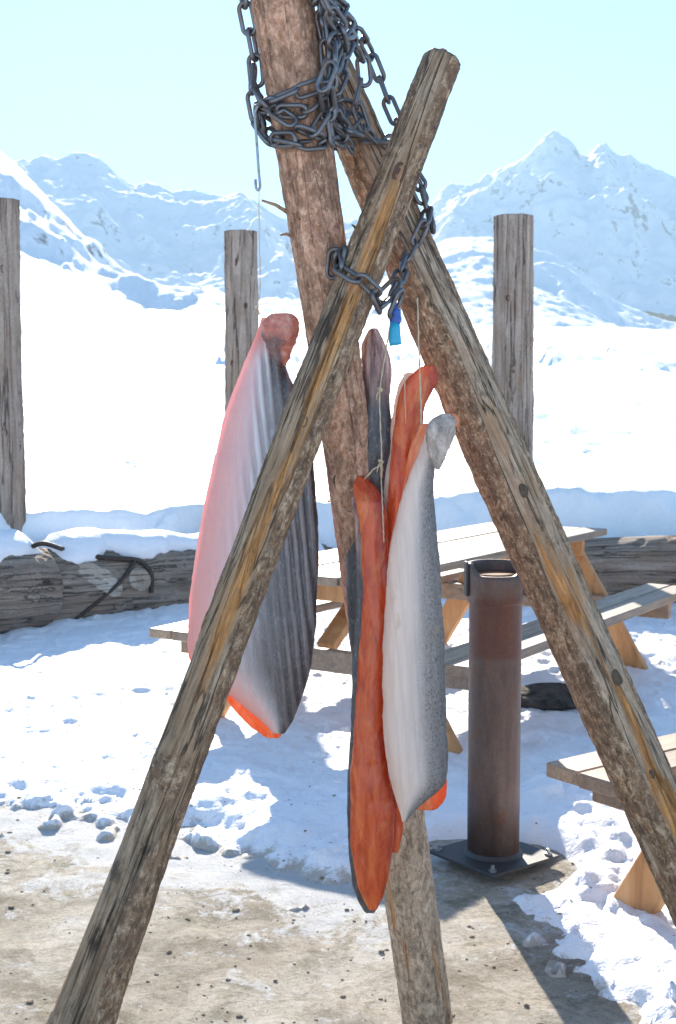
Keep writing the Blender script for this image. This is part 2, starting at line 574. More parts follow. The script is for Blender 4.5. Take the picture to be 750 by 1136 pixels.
def mat_skin_dark():
    m = NT('dark_salmon_skin')
    v = m.attr('v')
    nz = m.noise(1, m.coords((60, 60, 8)), 6, .65)
    sp = m.voronoi(1, m.coords((180, 180, 140)))
    col = m.ramp(nz, [(.3, (.03, .028, .03)), (.55, (.09, .085, .088)), (.75, (.22, .20, .20))])
    col = m.mix(m.ramp(m.noise(1, m.coords((130, 130, 80)), 6, .75), [(.55, 0), (.66, .5)]), col, (.30, .28, .28))
    top = m.ramp(v, [(.0, 1), (.10, .9), (.22, .0)])
    col = m.mix(top, col, m.ramp(nz, [(.36, (.14, .07, .07)), (.5, (.46, .27, .23)), (.64, (.74, .52, .46))]))
    return m.done(m.bsdf(col, .4, m.bump(m.mix(.5, nz, sp), .5, .003), 0, .5))


def mat_skin_tail(name, cols, dark=False):
    m = NT(name)
    nz = m.noise(1, m.coords((45, 45, 30)), 7, .7, .6)
    col = m.ramp(nz, [(.3, cols[0]), (.5, cols[1]), (.68, cols[2])])
    if dark:
        w = m.math('MULTIPLY', m.ramp(m.attr('u'), [(.45, 1), (.7, 0)]), m.ramp(m.math('ADD', m.attr('v'), m.math('MULTIPLY', m.math('SUBTRACT', nz, .5), .8)), [(.32, 0), (.5, 1)]))
        col = m.mix(m.math('MULTIPLY', w, .85), col, m.mix(nz, (.03, .025, .028), (.16, .10, .10)))
    fr = m.ramp(m.noise(1, m.coords((230, 230, 160)), 4, .7), [(.58, 0), (.7, 1)])
    col = m.mix(m.math('MULTIPLY', fr, .35), col, (.65, .55, .52))
    return m.done(m.bsdf(col, .4, m.bump(nz, .6, .004), 0, .5))


def mat_simple(name, c, rough=.7, noise_sc=80, var=.3, spec=.4):
    m = NT(name)
    a = m.noise(noise_sc, m.coords(), 5, .7)
    col = m.mix(a, [k * (1 - var) for k in c], [min(1, k * (1 + var)) for k in c])
    return m.done(m.bsdf(col, rough, m.bump(a, .3, .002), 0, spec))


def mat_mountain(name, rocky=.5):
    m = NT(name)
    g = m.n('ShaderNodeNewGeometry')
    sx = m.n('ShaderNodeSeparateXYZ')
    m.l(g.outputs['Normal'], sx.inputs[0])
    c = m.coords()
    n1 = m.noise(.010, c, 10, .68)
    n2 = m.noise(.045, c, 8, .7)
    steep = m.math('SUBTRACT', 1.0, sx.outputs[2])
    k = m.math('ADD', m.math('MULTIPLY', steep, 1.0), m.math('MULTIPLY', m.math('SUBTRACT', m.mix(.6, n1, n2), .5), 2.0))
    sz = m.n('ShaderNodeSeparateXYZ')
    m.l(c, sz.inputs[0])
    k = m.math('ADD', k, m.math('MULTIPLY', m.ramp(m.math('DIVIDE', sz.outputs[2], 700.0), [(.55, 0), (.85, 1)]), .10 * max(rocky, 0)))
    k = m.math('ADD', k, m.math('MULTIPLY', m.math('SUBTRACT', m.noise(.11, c, 4, .7), .5), .9))
    rock = m.ramp(k, [(.66 - .3 * rocky, 0), (.80 - .3 * rocky, .85)])
    col = m.mix(rock, (.86, .87, .90), m.mix(n2, (.10, .095, .10), (.26, .24, .24)))
    nrm = m.bump(m.mix(.5, n1, n2), .8, 8)
    return m.done(m.bsdf(col, .8, nrm, spec=.15))


M = dict(
    poleA=mat_pole('split_grey_wood', (1.16, 1.06, .94)),
    poleB=mat_pole('half_barked_wood', (1.24, 1.12, .99), woodc=((.17, .145, .125), (.54, .475, .41), (.80, .73, .65))),
    poleC=mat_pole('pink_brown_bark', (1.42, 1.20, 1.06), barkc=((.12, .075, .055), (.40, .26, .195), (.62, .47, .37)), low=((.10, .085, .065), (.38, .33, .26), (.60, .54, .45))),
    post=mat_fencewood('weathered_post_wood', (.15, .115, .095), (.44, .345, .285), (.64, .53, .45)),
    log=mat_fencewood('weathered_log_wood', (.10, .08, .068), (.31, .245, .20), (.48, .40, .34)),
    logend=mat_fencewood('sawn_log_wood', (.30, .25, .21), (.54, .47, .40), (.70, .62, .54)),
    plank=mat_plank('weathered_plank_wood'),
    orange=mat_orangewood('orange_pine_wood'),
    snow=mat_snow('trodden_snow', ((9, .5, .05), (60, .4, .012), (380, .35, .0018)), thin=True),
    snowcap=mat_snow('heaped_snow', ((9, .5, .05), (60, .4, .012), (380, .35, .0018))),
    field=mat_snow('open_snow', ((.35, .35, .35), (2.4, .4, .10), (30, .3, .02)), (.87, .88, .90)),
    dirt=mat_dirt(),
    stone=mat_simple('grey_stone', (.24, .185, .135), .85, 60, .5, .2),
    darkrock=mat_simple('dark_rock', (.055, .05, .05), .9, 18, .6, .2),
    steel=mat_steel('grey_chain_steel'),
    hook=mat_steel('galvanised_hook_steel', (.35, .36, .38), .35),
    cable=mat_steel('rusted_cable_steel', (.05, .04, .035), .6, .4),
    pipe=mat_pipe(),
    plate=mat_simple('dark_plate_steel', (.035, .032, .032), .55, 60, .4, .5),
    rust=mat_simple('orange_rust', (.17, .06, .014), .8, 60, .4),
    twine=mat_simple('cream_twine', (.58, .48, .33), .85, 300, .25),
    knot=mat_simple('dark_knot_wood', (.10, .045, .03), .7, 120, .5),
    knotg=mat_simple('grey_knot_wood', (.11, .082, .06), .9, 160, .8, .1),
    blue=mat_simple('blue_plastic', (.03, .10, .36), .35, 60, .2, .5),
    cyan=mat_simple('cyan_plastic', (.03, .36, .55), .35, 60, .2, .5),
    flesh=mat_flesh('red_salmon_flesh', (.40, .03, .008), (.70, .10, .025), (.86, .21, .06), .18),
    fleshlight=mat_flesh('orange_salmon_flesh', (.52, .10, .03), (.72, .19, .06), (.85, .34, .15)),
    skin1=mat_skin_striped(), skin4=mat_skin_silver(), skind=mat_skin_dark(),
    tail1=mat_skin_tail('red_grey_tail_skin', ((.30, .09, .06), (.60, .19, .13), (.76, .40, .31)), True),
    tail4=mat_skin_tail('grey_tail_skin', ((.15, .115, .10), (.38, .31, .265), (.62, .51, .44))),
    mtn=mat_mountain('snowy_rock', .60),
    mtn_near=mat_mountain('near_mountain_snow', .72),
    mtn_white=mat_mountain('deep_mountain_snow', -1.2),
)

def mat_rock():
    m = NT('snow_dusted_rock')
    a = m.noise(14, m.coords(), 8, .7)
    gn = m.n('ShaderNodeNewGeometry')
    sx = m.n('ShaderNodeSeparateXYZ')
    m.l(gn.outputs['Normal'], sx.inputs[0])
    col = m.ramp(a, [(.35, (.03, .027, .026)), (.6, (.13, .115, .105))])
    k = m.math('ADD', sx.outputs[2], m.math('MULTIPLY', m.math('SUBTRACT', m.noise(22, m.coords(), 6, .7), .5), 1.3))
    col = m.mix(m.ramp(k, [(1.0, 0), (1.12, 1)]), col, (.86, .85, .88))
    return m.done(m.bsdf(col, .9, m.bump(a, .8, .03), spec=.2))


M['darkrock'] = mat_rock()

# ------------------------------------------------------------------ terrain
PIPE = Vector((0.0, 0.0, 0.0))
PIPE = ground_at(547, 949, 0.02)


def dirt_h(x, y):
    return 0.012 * fbm(x * 1.3, y * 1.3, 0, 4, .5, 3) + 0.008 * fbm(x * 9, y * 9, 0, 4, .6, 5) - .012


def snow_edge(x):
    return np.interp(x, [-6, -3, -1.16, -.55, -.2, .02, .3, .42, .50, .58, .66, .74, 1.0, 2, 5],
                     [5.0, 4.8, 4.62, 4.28, 4.10, 3.96, 4.02, 4.02, 3.62, 3.30, 3.02, 2.80, 2.4, 1.9, 1.2])


def snow_h(x, y):
    x0_, y0_ = x, y
    x = x + .16 * fbm(x * 2.6, y * 2.6, 7, 4, .6, 15)
    y = y + .16 * fbm(x * 2.6, y * 2.6, 8, 4, .6, 16)
    n1 = fbm(x * 1.1, y * 1.1, 0, 4, .5, 11)
    n2 = fbm(x * 4.5, y * 4.5, 0, 5, .55, 12)
    n3 = fbm(x * 19, y * 19, 0, 3, .6, 13)
    d = y - snow_edge(x) + .22 * n1 + .20 * n2 + .05 * n3
    cov = sstep(-.05, .55, d)
    h = -.045 + cov * (.085 + .045 * n1 + np.interp(x, [-1.2, .2], [.016, .036]) * n2 + .012 * n3)
    # broken lumps of snow
    l = fbm(x * 6.5, y * 6.5, 4.4, 3, .5, 21)
    rough = np.interp(x, [-3, -.6, .5, 2], [.12, .4, .9, .9]) * np.interp(y, [3, 5, 6.5, 8], [1, .9, .6, .8])
    h = h + cov * rough * .09 * np.clip(l - .12, 0, 1)
    # clods thrown on the edge
    l2 = fbm(x * 10, y * 10, 1.1, 3, .5, 27)
    edge = np.exp(-(d / .25) ** 2)
    h = h + edge * np.clip(l2 - .22, 0, 1) * .16
    x, y = x0_, y0_
    # clear round the pipe foot
    r = np.hypot(x - PIPE.x, y - PIPE.y)
    h = h - .16 * (1 - sstep(.16, .34, r))
    # heap against the logs
    q = wall_y(x) - y
    h = h + .07 * (1 - sstep(.0, .8, q + .25 * n2)) * (1 + 1.2 * n2)
    return h


def wall_y(x):
    return np.interp(x, [-9, -4, -1.95, -.95, -.2, .7, 2.2, 5, 9], [5.2, 6.4, 8.75, 9.95, 10.4, 9.75, 9.05, 7.7, 6.0])


# dirt ground: one sheet, fine near the camera, coarse far away
xs = np.concatenate([-np.geomspace(4500, 4, 26), np.linspace(-3.9, 3.9, 200), np.geomspace(4, 4500, 26)])
ys = np.concatenate([-np.geomspace(4500, 3, 20), np.linspace(-2.8, 1.2, 14), np.linspace(1.3, 6.5, 210), np.geomspace(6.6, 5200, 34)])
X, Y = np.meshgrid(xs, ys)
Z = dirt_h(X, Y) * (np.hypot(X, Y) < 12) - .05 * (np.hypot(X, Y) >= 12)
o = mesh_obj('ground', np.stack([X, Y, Z], -1).reshape(-1, 3), grid_faces(*X.shape), M['dirt'], attrs={'frost': np.exp(-np.clip(snow_edge(X) - Y + .25 * fbm(X * 1.5, Y * 1.5, 0, 4, .5, 33), 0, 9) / .30) * np.interp(X, [.1, .4], [1, .25])})
tag(o, 'beige trodden dirt ground in front of the snow', 'ground', kind='structure')

xs = np.concatenate([np.linspace(-7, -2.3, 60)[:-1], np.linspace(-2.3, 2.3, 360), np.linspace(2.3, 7, 60)[1:]])
ys = np.linspace(1.0, 10.6, 620)
X, Y = np.meshgrid(xs, ys)
Z = snow_h(X, Y)
Z = np.where(Y > wall_y(X) + .1, -.3, Z)
o = mesh_obj('snow_terrace', np.stack([X, Y, Z], -1).reshape(-1, 3), grid_faces(*X.shape), M['snow'], attrs={'thin': np.clip(1 - (Z.clip(-.02) + .02) / .075, 0, 1) * np.exp(-np.clip(Y - snow_edge(X) - .1, 0, 9) / .5)})
tag(o, 'trodden lumpy snow inside the log walls', 'snow', kind='structure')

# the snow goes on behind and beside the viewer
xs = np.concatenate([-np.geomspace(4400, 5, 30), np.linspace(-4.8, 4.8, 120), np.geomspace(5, 4400, 30)])
ys = np.concatenate([-np.geomspace(4400, 3, 30), np.linspace(-2.9, 1.02, 70)])
X, Y = np.meshgrid(xs, ys)
Z = .045 + .05 * fbm(X * .9, Y * .9, 0, 4, .5, 51) + .02 * fbm(X * 4, Y * 4, 0, 3, .5, 52)
Z = Z - .10 * sstep(.3, 1.0, Y)
o = mesh_obj('snow_ground', np.stack([X, Y, Z], -1).reshape(-1, 3), grid_faces(*X.shape), M['snowcap'])
tag(o, 'flat snow lying behind the viewer', 'snow', kind='structure')

# open snow field behind the walls, with the bank that leans on the logs
ss = np.linspace(-2.6, 2.6, 620)
ss = np.sign(ss) * (np.abs(ss) / 2.6) ** 1.7 * 2.6
qs = np.concatenate([np.linspace(0, 1.6, 60)[:-1], np.geomspace(1.6, 3200, 420)])
S, Q = np.meshgrid(ss, qs)
X = S * (Q + 6.0)
Yw = wall_y(X)
Y = Yw + Q
crest = np.interp(X, [-6, -2.1, -1.4, -.9, .1, .9, 1.7, 2.6, 6], [.85, .80, .72, .74, .70, .80, .90, .84, .8])
crest = crest + .06 * fbm(X * 2.2, Y * .6, 0, 3, .5, 40) + .035 * fbm(X * 7, Y * 3, 0, 3, .5, 41)
prof = sstep(-.02, .55, Q + .10 * fbm(X * 4, Q * 4, 2, 3, .5, 42))
slope = .057 - .045 * np.clip(X / (Y + 1), -.27, .27)
Z = -.05 + crest * prof + np.clip(Q - 1.0, 0, None) * slope
Z = Z + .05 * fbm(X * 1.4, Y * 1.4, 0, 4, .55, 43) * sstep(.3, 1.5, Q)
Z = Z + np.clip((Q - 4) / 40, 0, 1) * .30 * fbm(X * .28, Y * .12, 0, 5, .55, 44)
Z = Z + np.clip((Q - 30) / 100, 0, 1) * .9 * np.clip(fbm(X * .10, Y * .035, 0, 6, .6, 45), -.2, 1)
Z = Z + np.clip((Q - 150) / 500, 0, 1) * 5 * fbm(X * .012, Y * .008, 0, 5, .55, 46)
rut = np.clip(fbm(X * .55 + .6 * fbm(X * .3, Y * .3, 0, 3, .5, 49), Y * .42, 0, 5, .6, 47), -.1, 1)
patch = sstep(.0, .35, fbm(X * .03, Y * .02, 0, 3, .5, 48) + .22 * sstep(.1, -.2, X / (Y + 1)) + .22)
Z = Z + .13 * np.clip((Q - 1.5) / 3, 0, 1) * np.clip((90 - Q) / 50, 0, 1) * fbm(X * 1.1 + .5 * fbm(X, Y, 0, 3, .5, 53), Y * .8, 0, 5, .6, 54)
Z = Z + np.clip((Q - 12) / 25, 0, 1) * np.clip((420 - Q) / 200, 0, 1) * patch * 1.0 * rut
o = mesh_obj('snow_field', np.stack([X, Y, Z], -1).reshape(-1, 3), grid_faces(*X.shape), M['field'])
tag(o, 'open white snow field rising behind the log walls', 'snow field', kind='structure')


def mountain(name, label, outline, D, W, mat, amp, seed, foot_y, p=1.0, nscale=1.0, shelf=0.0, footn=1.0):
    ox, oy = zip(*outline)
    px = np.linspace(ox[0], ox[-1], 560)
    tx = (px - CX) / F
    py = np.interp(px, ox, oy)
    tant = np.tan(np.arctan((CY - py) / F) - PITCH)
    Hr = CAMH + D * tant
    foot = CAMH + (D - W) * np.tan(np.arctan((CY - foot_y) / F) - PITCH)
    ts = np.concatenate([np.linspace(0, 1, 170), np.linspace(1, 1.8, 40)[1:]])
    T, TX = np.meshgrid(ts, tx, indexing='ij')
    Yd = (D - W) + W * T
    Xd = TX * Yd
    base = np.where(T <= 1, np.clip(T, 0, 1) ** p, 1 - 1.1 * (T - 1))
    if shelf:
        base = base + shelf * np.sin(np.clip(T, 0, 1) * math.pi * 3 + TX * 16 + seed) * np.clip(T * (1 - T), 0, 1) * 4 * .25
    Z = foot + (Hr[None, :] - foot) * base
    k = nscale
    rn = ridged(Xd / (300 * k) + .35 * fbm(Xd / 260, Yd / 260, 0, 4, .55, seed), Yd / (560 * k), 8, seed)
    rn = rn - rn.mean()
    env = np.clip(1.06 - np.abs(T - .55) * 1.9, .06, 1) * np.interp(T, [0, .12, .4, 2], [footn, footn, 1, 1])
    Z = Z + amp * rn * env + amp * .16 * fbm(Xd / (60 * k), Yd / (60 * k), 0, 4, .6, seed + 5)
    o = mesh_obj(name, np.stack([Xd, Yd, Z], -1).reshape(-1, 3), grid_faces(*T.shape, flip=False), mat)
    return tag(o, label, 'mountain', kind='structure')


mountain('mountain', 'near white mountain slope falling from the left edge',
         [(-700, -60), (-300, 40), (-100, 110), (0, 163), (30, 188), (62, 222), (100, 262), (130, 292), (165, 316), (240, 328), (300, 345), (420, 372)],
         1000, 700, M['mtn_near'], 24, 5, 362, 1.15, .30, 0.0, .10)
mountain('mountain', 'blue shaded mountain ridge on the left behind the near slope',
         [(-700, 60), (-400, 120), (-100, 165), (0, 182), (40, 179), (85, 168), (112, 176), (150, 199), (190, 209), (235, 213), (270, 217), (300, 234), (335, 252), (380, 240), (430, 236), (470, 262), (560, 330), (640, 370)],
         2700, 800, M['mtn'], 110, 8, 345, 1.0, 1.0)
mountain('mountain', 'jagged blue and white mountain peak on the right',
         [(300, 330), (380, 275), (440, 246), (475, 234), (498, 212), (520, 204), (548, 195), (565, 188), (580, 177), (590, 164), (600, 155), (609, 152), (620, 156), (630, 160), (639, 170), (648, 171), (656, 162), (667, 157), (680, 170), (692, 172), (706, 186), (724, 193), (742, 204), (760, 207), (850, 185), (1000, 215), (1250, 150), (1500, 120)],
         3300, 950, M['mtn'], 150, 14, 350, 1.05, 1.1, .16)
mountain('mountain', 'low white mountain shoulder in front of the right peak',
         [(200, 400), (330, 366), (440, 300), (480, 272), (520, 266), (560, 268), (600, 282), (640, 306), (680, 336), (720, 360), (760, 372), (900, 380), (1300, 300)],
         2100, 1000, M['mtn_white'], 46, 23, 382, 1.0, .7, .18)

# ------------------------------------------------------------------ poles
class Pole:
    def __init__(s, a, b, ya, yb, radii, name, label, mat, seed, barkfn, orangefn, bend=.006, cat='pole', group=None,
                 seg=112, rings=460, rough=1.0, endbump=.006, dome=1.0):
        s.p0, s.p1 = (a if isinstance(a, Vector) else at(a[0], a[1], ya)), (b if isinstance(b, Vector) else at(b[0], b[1], yb))
        s.ax = (s.p1 - s.p0)
        s.L = s.ax.length
        z = s.ax.normalized()
        y = Vector((0, 1, 0)); y = (y - z * y.dot(z)).normalized()
        x = y.cross(z)
        s.M = Matrix((x, y, z)).transposed()
        s.radii = radii
        t = np.linspace(0, 1, rings)
        th = np.linspace(-math.pi, math.pi, seg, endpoint=False)      # th=0 faces the camera, positive to the right
        T, TH = np.meshgrid(t, th, indexing='ij')
        c, sn = np.cos(TH), np.sin(TH)
        zl = T * s.L
        r0 = np.interp(T, [k[0] for k in radii], [k[1] for k in radii])
        bark = np.clip(barkfn(T, TH, c, sn, zl), 0, 1)
        orange = np.clip(orangefn(T, TH, c, sn, zl), 0, 1) * (1 - bark)
        r = r0 * (1 + .06 * fbm(sn * .9, c * .9, zl * 1.6, 3, .5, seed))
        r = r + rough * (.0035 * bark + bark * .0035 * fbm(sn * 5, c * 5, zl * 34, 4, .65, seed + 2)
                         + (1 - bark) * .0018 * fbm(sn * 7, c * 7, zl * 3, 4, .6, seed + 3))
        crack = fbm(sn * 2.2, c * 2.2, zl * .8, 3, .5, seed + 9)
        r = r - rough * (1 - bark) * .006 * np.exp(-(crack / .02) ** 2)
        bx = bend * np.sin(t * 4.1 + seed)[:, None]
        vx, vy, vz = r * sn + bx, -r * c, zl
        # rounded, chopped ends
        V = np.stack([vx, vy, vz], -1)
        ends = []
        for sg, i in ((-1, 0), (1, rings - 1)):
            pr = V[i].copy()
            ring2 = []
            for kk, fr in enumerate((.82, .55, .25)):
                rr = pr.copy()
                cen = pr.mean(0)
                rr[:, :2] = cen[:2] + (pr[:, :2] - cen[:2]) * fr
                rr[:, 2] = pr[:, 2] + sg * (r0[i, 0] * dome * (.22, .34, .38)[kk]) + endbump * fbm(rr[:, 0] * 60, rr[:, 1] * 60, kk, 3, .5, seed + 4)
                ring2.append(rr)
            ends.append(ring2)
        allr = ends[0][::-1] + [V[i] for i in range(rings)] + ends[1]
        VV = np.concatenate(allr, 0)
        faces = grid_faces(len(allr), seg, wrap=True).tolist()
        faces.append(list(range(seg))[::-1])
        faces.append(list(range((len(allr) - 1) * seg, len(allr) * seg)))
        pad = lambda a, e: np.concatenate([np.full((3, seg), e)] + [a] + [np.full((3, seg), e)], 0)
        s.o = mesh_obj(name, VV, faces, mat, None, None, True, {'bark': pad(bark, .75), 'orange': pad(orange, 0)})
        s.o.matrix_world = Matrix.Translation(s.p0) @ s.M.to_4x4()
        tag(s.o, label, cat, group)

    def rad(s, t):
        return float(np.interp(t, [k[0] for k in s.radii], [k[1] for k in s.radii]))

    def t_at(s, py):
        lo, hi = 0.0, 1.0
        for _ in range(40):
            mid = (lo + hi) / 2
            p = s.p0 + s.ax * mid - Vector((0, 0, CAMH))
            dep = p.y * CP - p.z * SP
            y = CY - F * (p.y * SP + p.z * CP) / dep
            if y > py: lo = mid
            else: hi = mid
        return (lo + hi) / 2

    def surf(s, px, py, off=0.0):
        """point on the camera side of the pole under that spot, pushed out by off, and the normal there"""
        best, t = 1e9, 0.5
        for k in range(801):
            tt = k / 800
            p = s.p0 + s.ax * tt - Vector((0, 0, CAMH))
            dep = p.y * CP - p.z * SP
            if dep < .1: continue
            qx, qy = CX + F * p.x / dep, CY - F * (p.y * SP + p.z * CP) / dep
            d2 = (qx - px) ** 2 + (qy - py) ** 2
            if d2 < best: best, t = d2, tt
        c = s.p0 + s.ax * t
        z = s.ax.normalized()
        q = at(px, py, c.y)
        lat = q - c
        lat = lat - z * lat.dot(z)
        r = s.rad(t)
        k = min(.97, lat.length / r)
        ld_ = lat.normalized() if lat.length > 1e-6 else Vector((0, 0, 0))
        view = Vector((0, 0, CAMH)) - c
        view = view - z * view.dot(z)
        view = view - ld_ * view.dot(ld_)
        nrm = (ld_ * k + view.normalized() * math.sqrt(1 - k * k)).normalized()
        return c + nrm * (r + off), nrm

    def ring(s, py, off, a0, a1, n, dz=0.0):
        """points going round the pole (angle 0 = camera side)"""
        t = s.t_at(py)
        c = s.p0 + s.ax * t
        r = s.rad(t) + off
        xa, ya, za = s.M.col[0], s.M.col[1], s.M.col[2]
        return [c + xa * (r * math.sin(a0 + (a1 - a0) * k / n)) - ya * (r * math.cos(a0 + (a1 - a0) * k / n)) + za * (dz * k / n) for k in range(n + 1)]

    def knot(s, px, py, rx, mat, h=.002, stretch=1.6):
        p, nrm = s.surf(px, py, -.002)
        za = s.M.col[2]
        up = (za - nrm * za.dot(nrm)).normalized()
        sd = up.cross(nrm)
        g = Geo()
        n, vs = 20, []
        prof = ((1.0, -.3), (.92, .55), (.78, .95), (.62, .75), (.45, .55), (.3, .75), (.12, .8))
        jit = [1 + .22 * random.uniform(-1, 1) for _ in range(n)]
        jit = [(jit[k - 1] + 2 * jit[k] + jit[(k + 1) % n]) / 4 for k in range(n)]
        for fr, hh in prof:
            vs += [p + sd * (rx * fr * jit[k] * math.cos(2 * math.pi * k / n)) + up * (rx * stretch * fr * jit[k] * math.sin(2 * math.pi * k / n)) + nrm * (h * hh) for k in range(n)]
        f = grid_faces(len(prof), n, wrap=True).tolist() + [list(range((len(prof) - 1) * n, len(prof) * n))]
        inv = s.o.matrix_world.inverted()
        g.add([inv @ v for v in vs], f)
        return g.build('knot', mat, s.o, None, True)

    def twig(s, px, py, dx, dy, ln=.05, r=.004):
        p, nrm = s.surf(px, py, -.006)
        d = (Vector((dx, -.15, dy)).normalized()) * ln
        inv = s.o.matrix_world.inverted()
        g = Geo()
        g.tube([inv @ p, inv @ (p + d * .5 + Vector((0, 0, .004))), inv @ (p + d)], [r, r * .8, r * .5], 7)
        return g.build('twig_stub', M['poleC'], s.o, None, True)


def barkA(T, TH, c, sn, zl):
    n = fbm(sn * 1.3, c * 1.3, zl * 1.5, 4, .55, 61)
    side = sstep(.35, .95, np.abs(TH + .15) / 1.6 - .15)
    lower = sstep(.45, .15, T) * .25
    right = .45 * sstep(.15, .6, TH) * sstep(1.9, .9, TH)
    ring = np.exp(-((T - .365) / .018) ** 2)
    return sstep(-.05, .15, n + side * .35 + lower + right - .38) + ring * sstep(-.3, .3, n + .35)


def orangeA(T, TH, c, sn, zl):
    n = fbm(sn * 2.2, c * 2.2, zl * 2.6, 3, .5, 64)
    cen = .12 + .25 * fbm(T * 6, T * 0, 0, 2, .5, 65)
    band = 1.3 * np.exp(-((TH - cen) / (.34 + .14 * n)) ** 2)
    along = sstep(.40, .50, T) * (1 - sstep(.84, .92, T))
    return band * along * sstep(-.25, .15, n + .16)


A = Pole((12, 1350), (488, 66), 2.36, 2.74, [(0, .062), (.17, .056), (.30, .046), (.55, .041), (.8, .0405), (.93, .037), (1, .035)],
         'wooden_pole', 'grey split wooden pole with an orange stripe, leaning right in front of the others', M['poleA'], 3, barkA, orangeA,
         .005, group='poles of the tripod')


def barkB(T, TH, c, sn, zl):
    n = fbm(sn * 1.6, c * 1.6, zl * 1.7, 4, .6, 71)
    left = sstep(.12, -.38, TH + .35 * fbm(zl * 2.2, 0, 0, 3, .5, 72))
    redge = sstep(.95, 1.25, TH + .3 * fbm(zl * 3, 1, 0, 3, .5, 73))
    return sstep(-.02, .16, n * .75 + np.maximum(left * .62, redge * .8) - .30)


def orangeB(T, TH, c, sn, zl):
    n = fbm(sn * 1.8, c * 1.8, zl * 3.2, 3, .5, 75)
    return sstep(.02, .30, n - .1 * (T > .5) - .5 * np.abs(TH - .3) + .3 * sstep(.5, .2, T))


B = Pole((852, 1185), (346, 26), 2.96, 2.87, [(0, .066), (.3, .063), (.6, .061), (.74, .057), (.86, .050), (.94, .045), (1, .040)],
         'wooden_pole', 'thick wooden pole with half its bark left, leaning left from the right edge', M['poleB'], 8, barkB, orangeB,
         .008, group='poles of the tripod')


def barkC(T, TH, c, sn, zl):
    n = fbm(sn * 1.5, c * 1.5, zl * 1.8, 4, .6, 81)
    return sstep(-.35, .1, n + .30)


def orangeC(T, TH, c, sn, zl):
    n = fbm(sn * 1.8, c * 1.8, zl * 4, 3, .5, 85)
    return sstep(.1, .3, n)


C = Pole((476, 1132), (301, -75), 3.10, 2.60, [(0, .058), (.25, .056), (.5, .050), (.7, .0495), (.9, .055), (1, .058)],
         'wooden_pole', 'pinkish brown bark covered pole standing almost upright behind the fish', M['poleC'], 5, barkC, orangeC,
         .004, group='poles of the tripod', rough=.7)

A.knot(441, 197, .015, M['knot'])
A.knot(286, 551, .008, M['knotg'])
A.knot(335, 470, .009, M['knotg'])
B.knot(577, 541, .0095, M['knotg'])
B.knot(680, 745, .0125, M['knotg'])
B.knot(466, 322, .014, M['knot'])
B.knot(716, 850, .008, M['knotg'])
C.knot(374, 529, .013, M['knotg'])
C.knot(333, 235, .009, M['knot'])
C.knot(452, 1075, .008, M['knot'])
C.knot(354, 290, .008, M['knot'])
C.twig(318, 236, -1, .45, .06, .0045)
C.twig(320, 262, -1, .1, .025, .004)
A.twig(393, 258, -1, 1.4, .02, .003)

# ------------------------------------------------------------------ chains, hook, clip, twine
def link_mesh():
    n, hw, hl, r = 26, .0125, .0160, .0046
    pts = []
    for k in range(n):
        a = 2 * math.pi * k / n
        x, z = hw * math.cos(a), hw * math.sin(a)
        z += hl if z >= 0 else -hl
        pts.append(Vector((x, 0, z)))
    m = 8
    vs = []
    for i, p in enumerate(pts):
        d = (pts[(i + 1) % n] - pts[i - 1]).normalized()
        sd = Vector((0, 1, 0))
        up = d.cross(sd)
        vs += [p + sd * (r * math.cos(2 * math.pi * k / m)) + up * (r * math.sin(2 * math.pi * k / m)) for k in range(m)]
    fs = []
    for i in range(n):
        for k in range(m):
            fs.append((i * m + k, i * m + (k + 1) % m, ((i + 1) % n) * m + (k + 1) % m, ((i + 1) % n) * m + k))
    me = bpy.data.meshes.new('link')
    me.from_pydata([tuple(v) for v in vs], [], fs)
    me.polygons.foreach_set('use_smooth', [True] * len(fs))
    me.materials.append(M['steel'])
    return me


LINK = link_mesh()
PITCHL = .046


def chain(label, paths, group):
    root = empty('steel_chain', paths[0][0], label, 'chain', group)
    base = Vector(root.location)
    for path in paths:
        p = smooth_path(path, 12)
        seglen = [(p[i + 1] - p[i]).length for i in range(len(p) - 1)]
        tot = sum(seglen)
        n = max(2, int(tot / PITCHL))
        cum = [0]
        for s_ in seglen: cum.append(cum[-1] + s_)

        def pos(d):
            d = max(0, min(tot - 1e-6, d))
            i = 0
            while cum[i + 1] < d: i += 1
            return p[i].lerp(p[i + 1], (d - cum[i]) / max(seglen[i], 1e-9))
        up = Vector((0, -1, 0.2))
        for k in range(n):
            c = pos((k + .5) * tot / n)
            d = (pos((k + .5) * tot / n + .016) - pos((k + .5) * tot / n - .016)).normalized()
            up = (up - d * up.dot(d))
            up = up.normalized() if up.length > 1e-4 else Vector((1, 0, 0))
            ang = (0 if k % 2 else math.pi / 2) + random.uniform(-.45, .45)
            y = (Matrix.Rotation(ang, 3, d) @ up)
            x = y.cross(d)
            m3 = Matrix((x, y, d)).transposed()
            o = bpy.data.objects.new('link', LINK)
            COL.objects.link(o)
            o.parent = root
            o.matrix_local = Matrix.Translation(c - base) @ m3.to_4x4()
    return root


E = .013
def Cs(px, py, off=E): return C.surf(px, py, off)[0]
def Bs(px, py, off=E): return B.surf(px, py, off)[0]
def As(px, py, off=E): return A.surf(px, py, off)[0]


def side(pole, py, sg, off=E):
    return pole.ring(py, off, sg * math.pi / 2, sg * math.pi / 2, 1)[0]


def back(pole, py, off=E):
    return pole.ring(py, off, math.pi, math.pi, 1)[0]


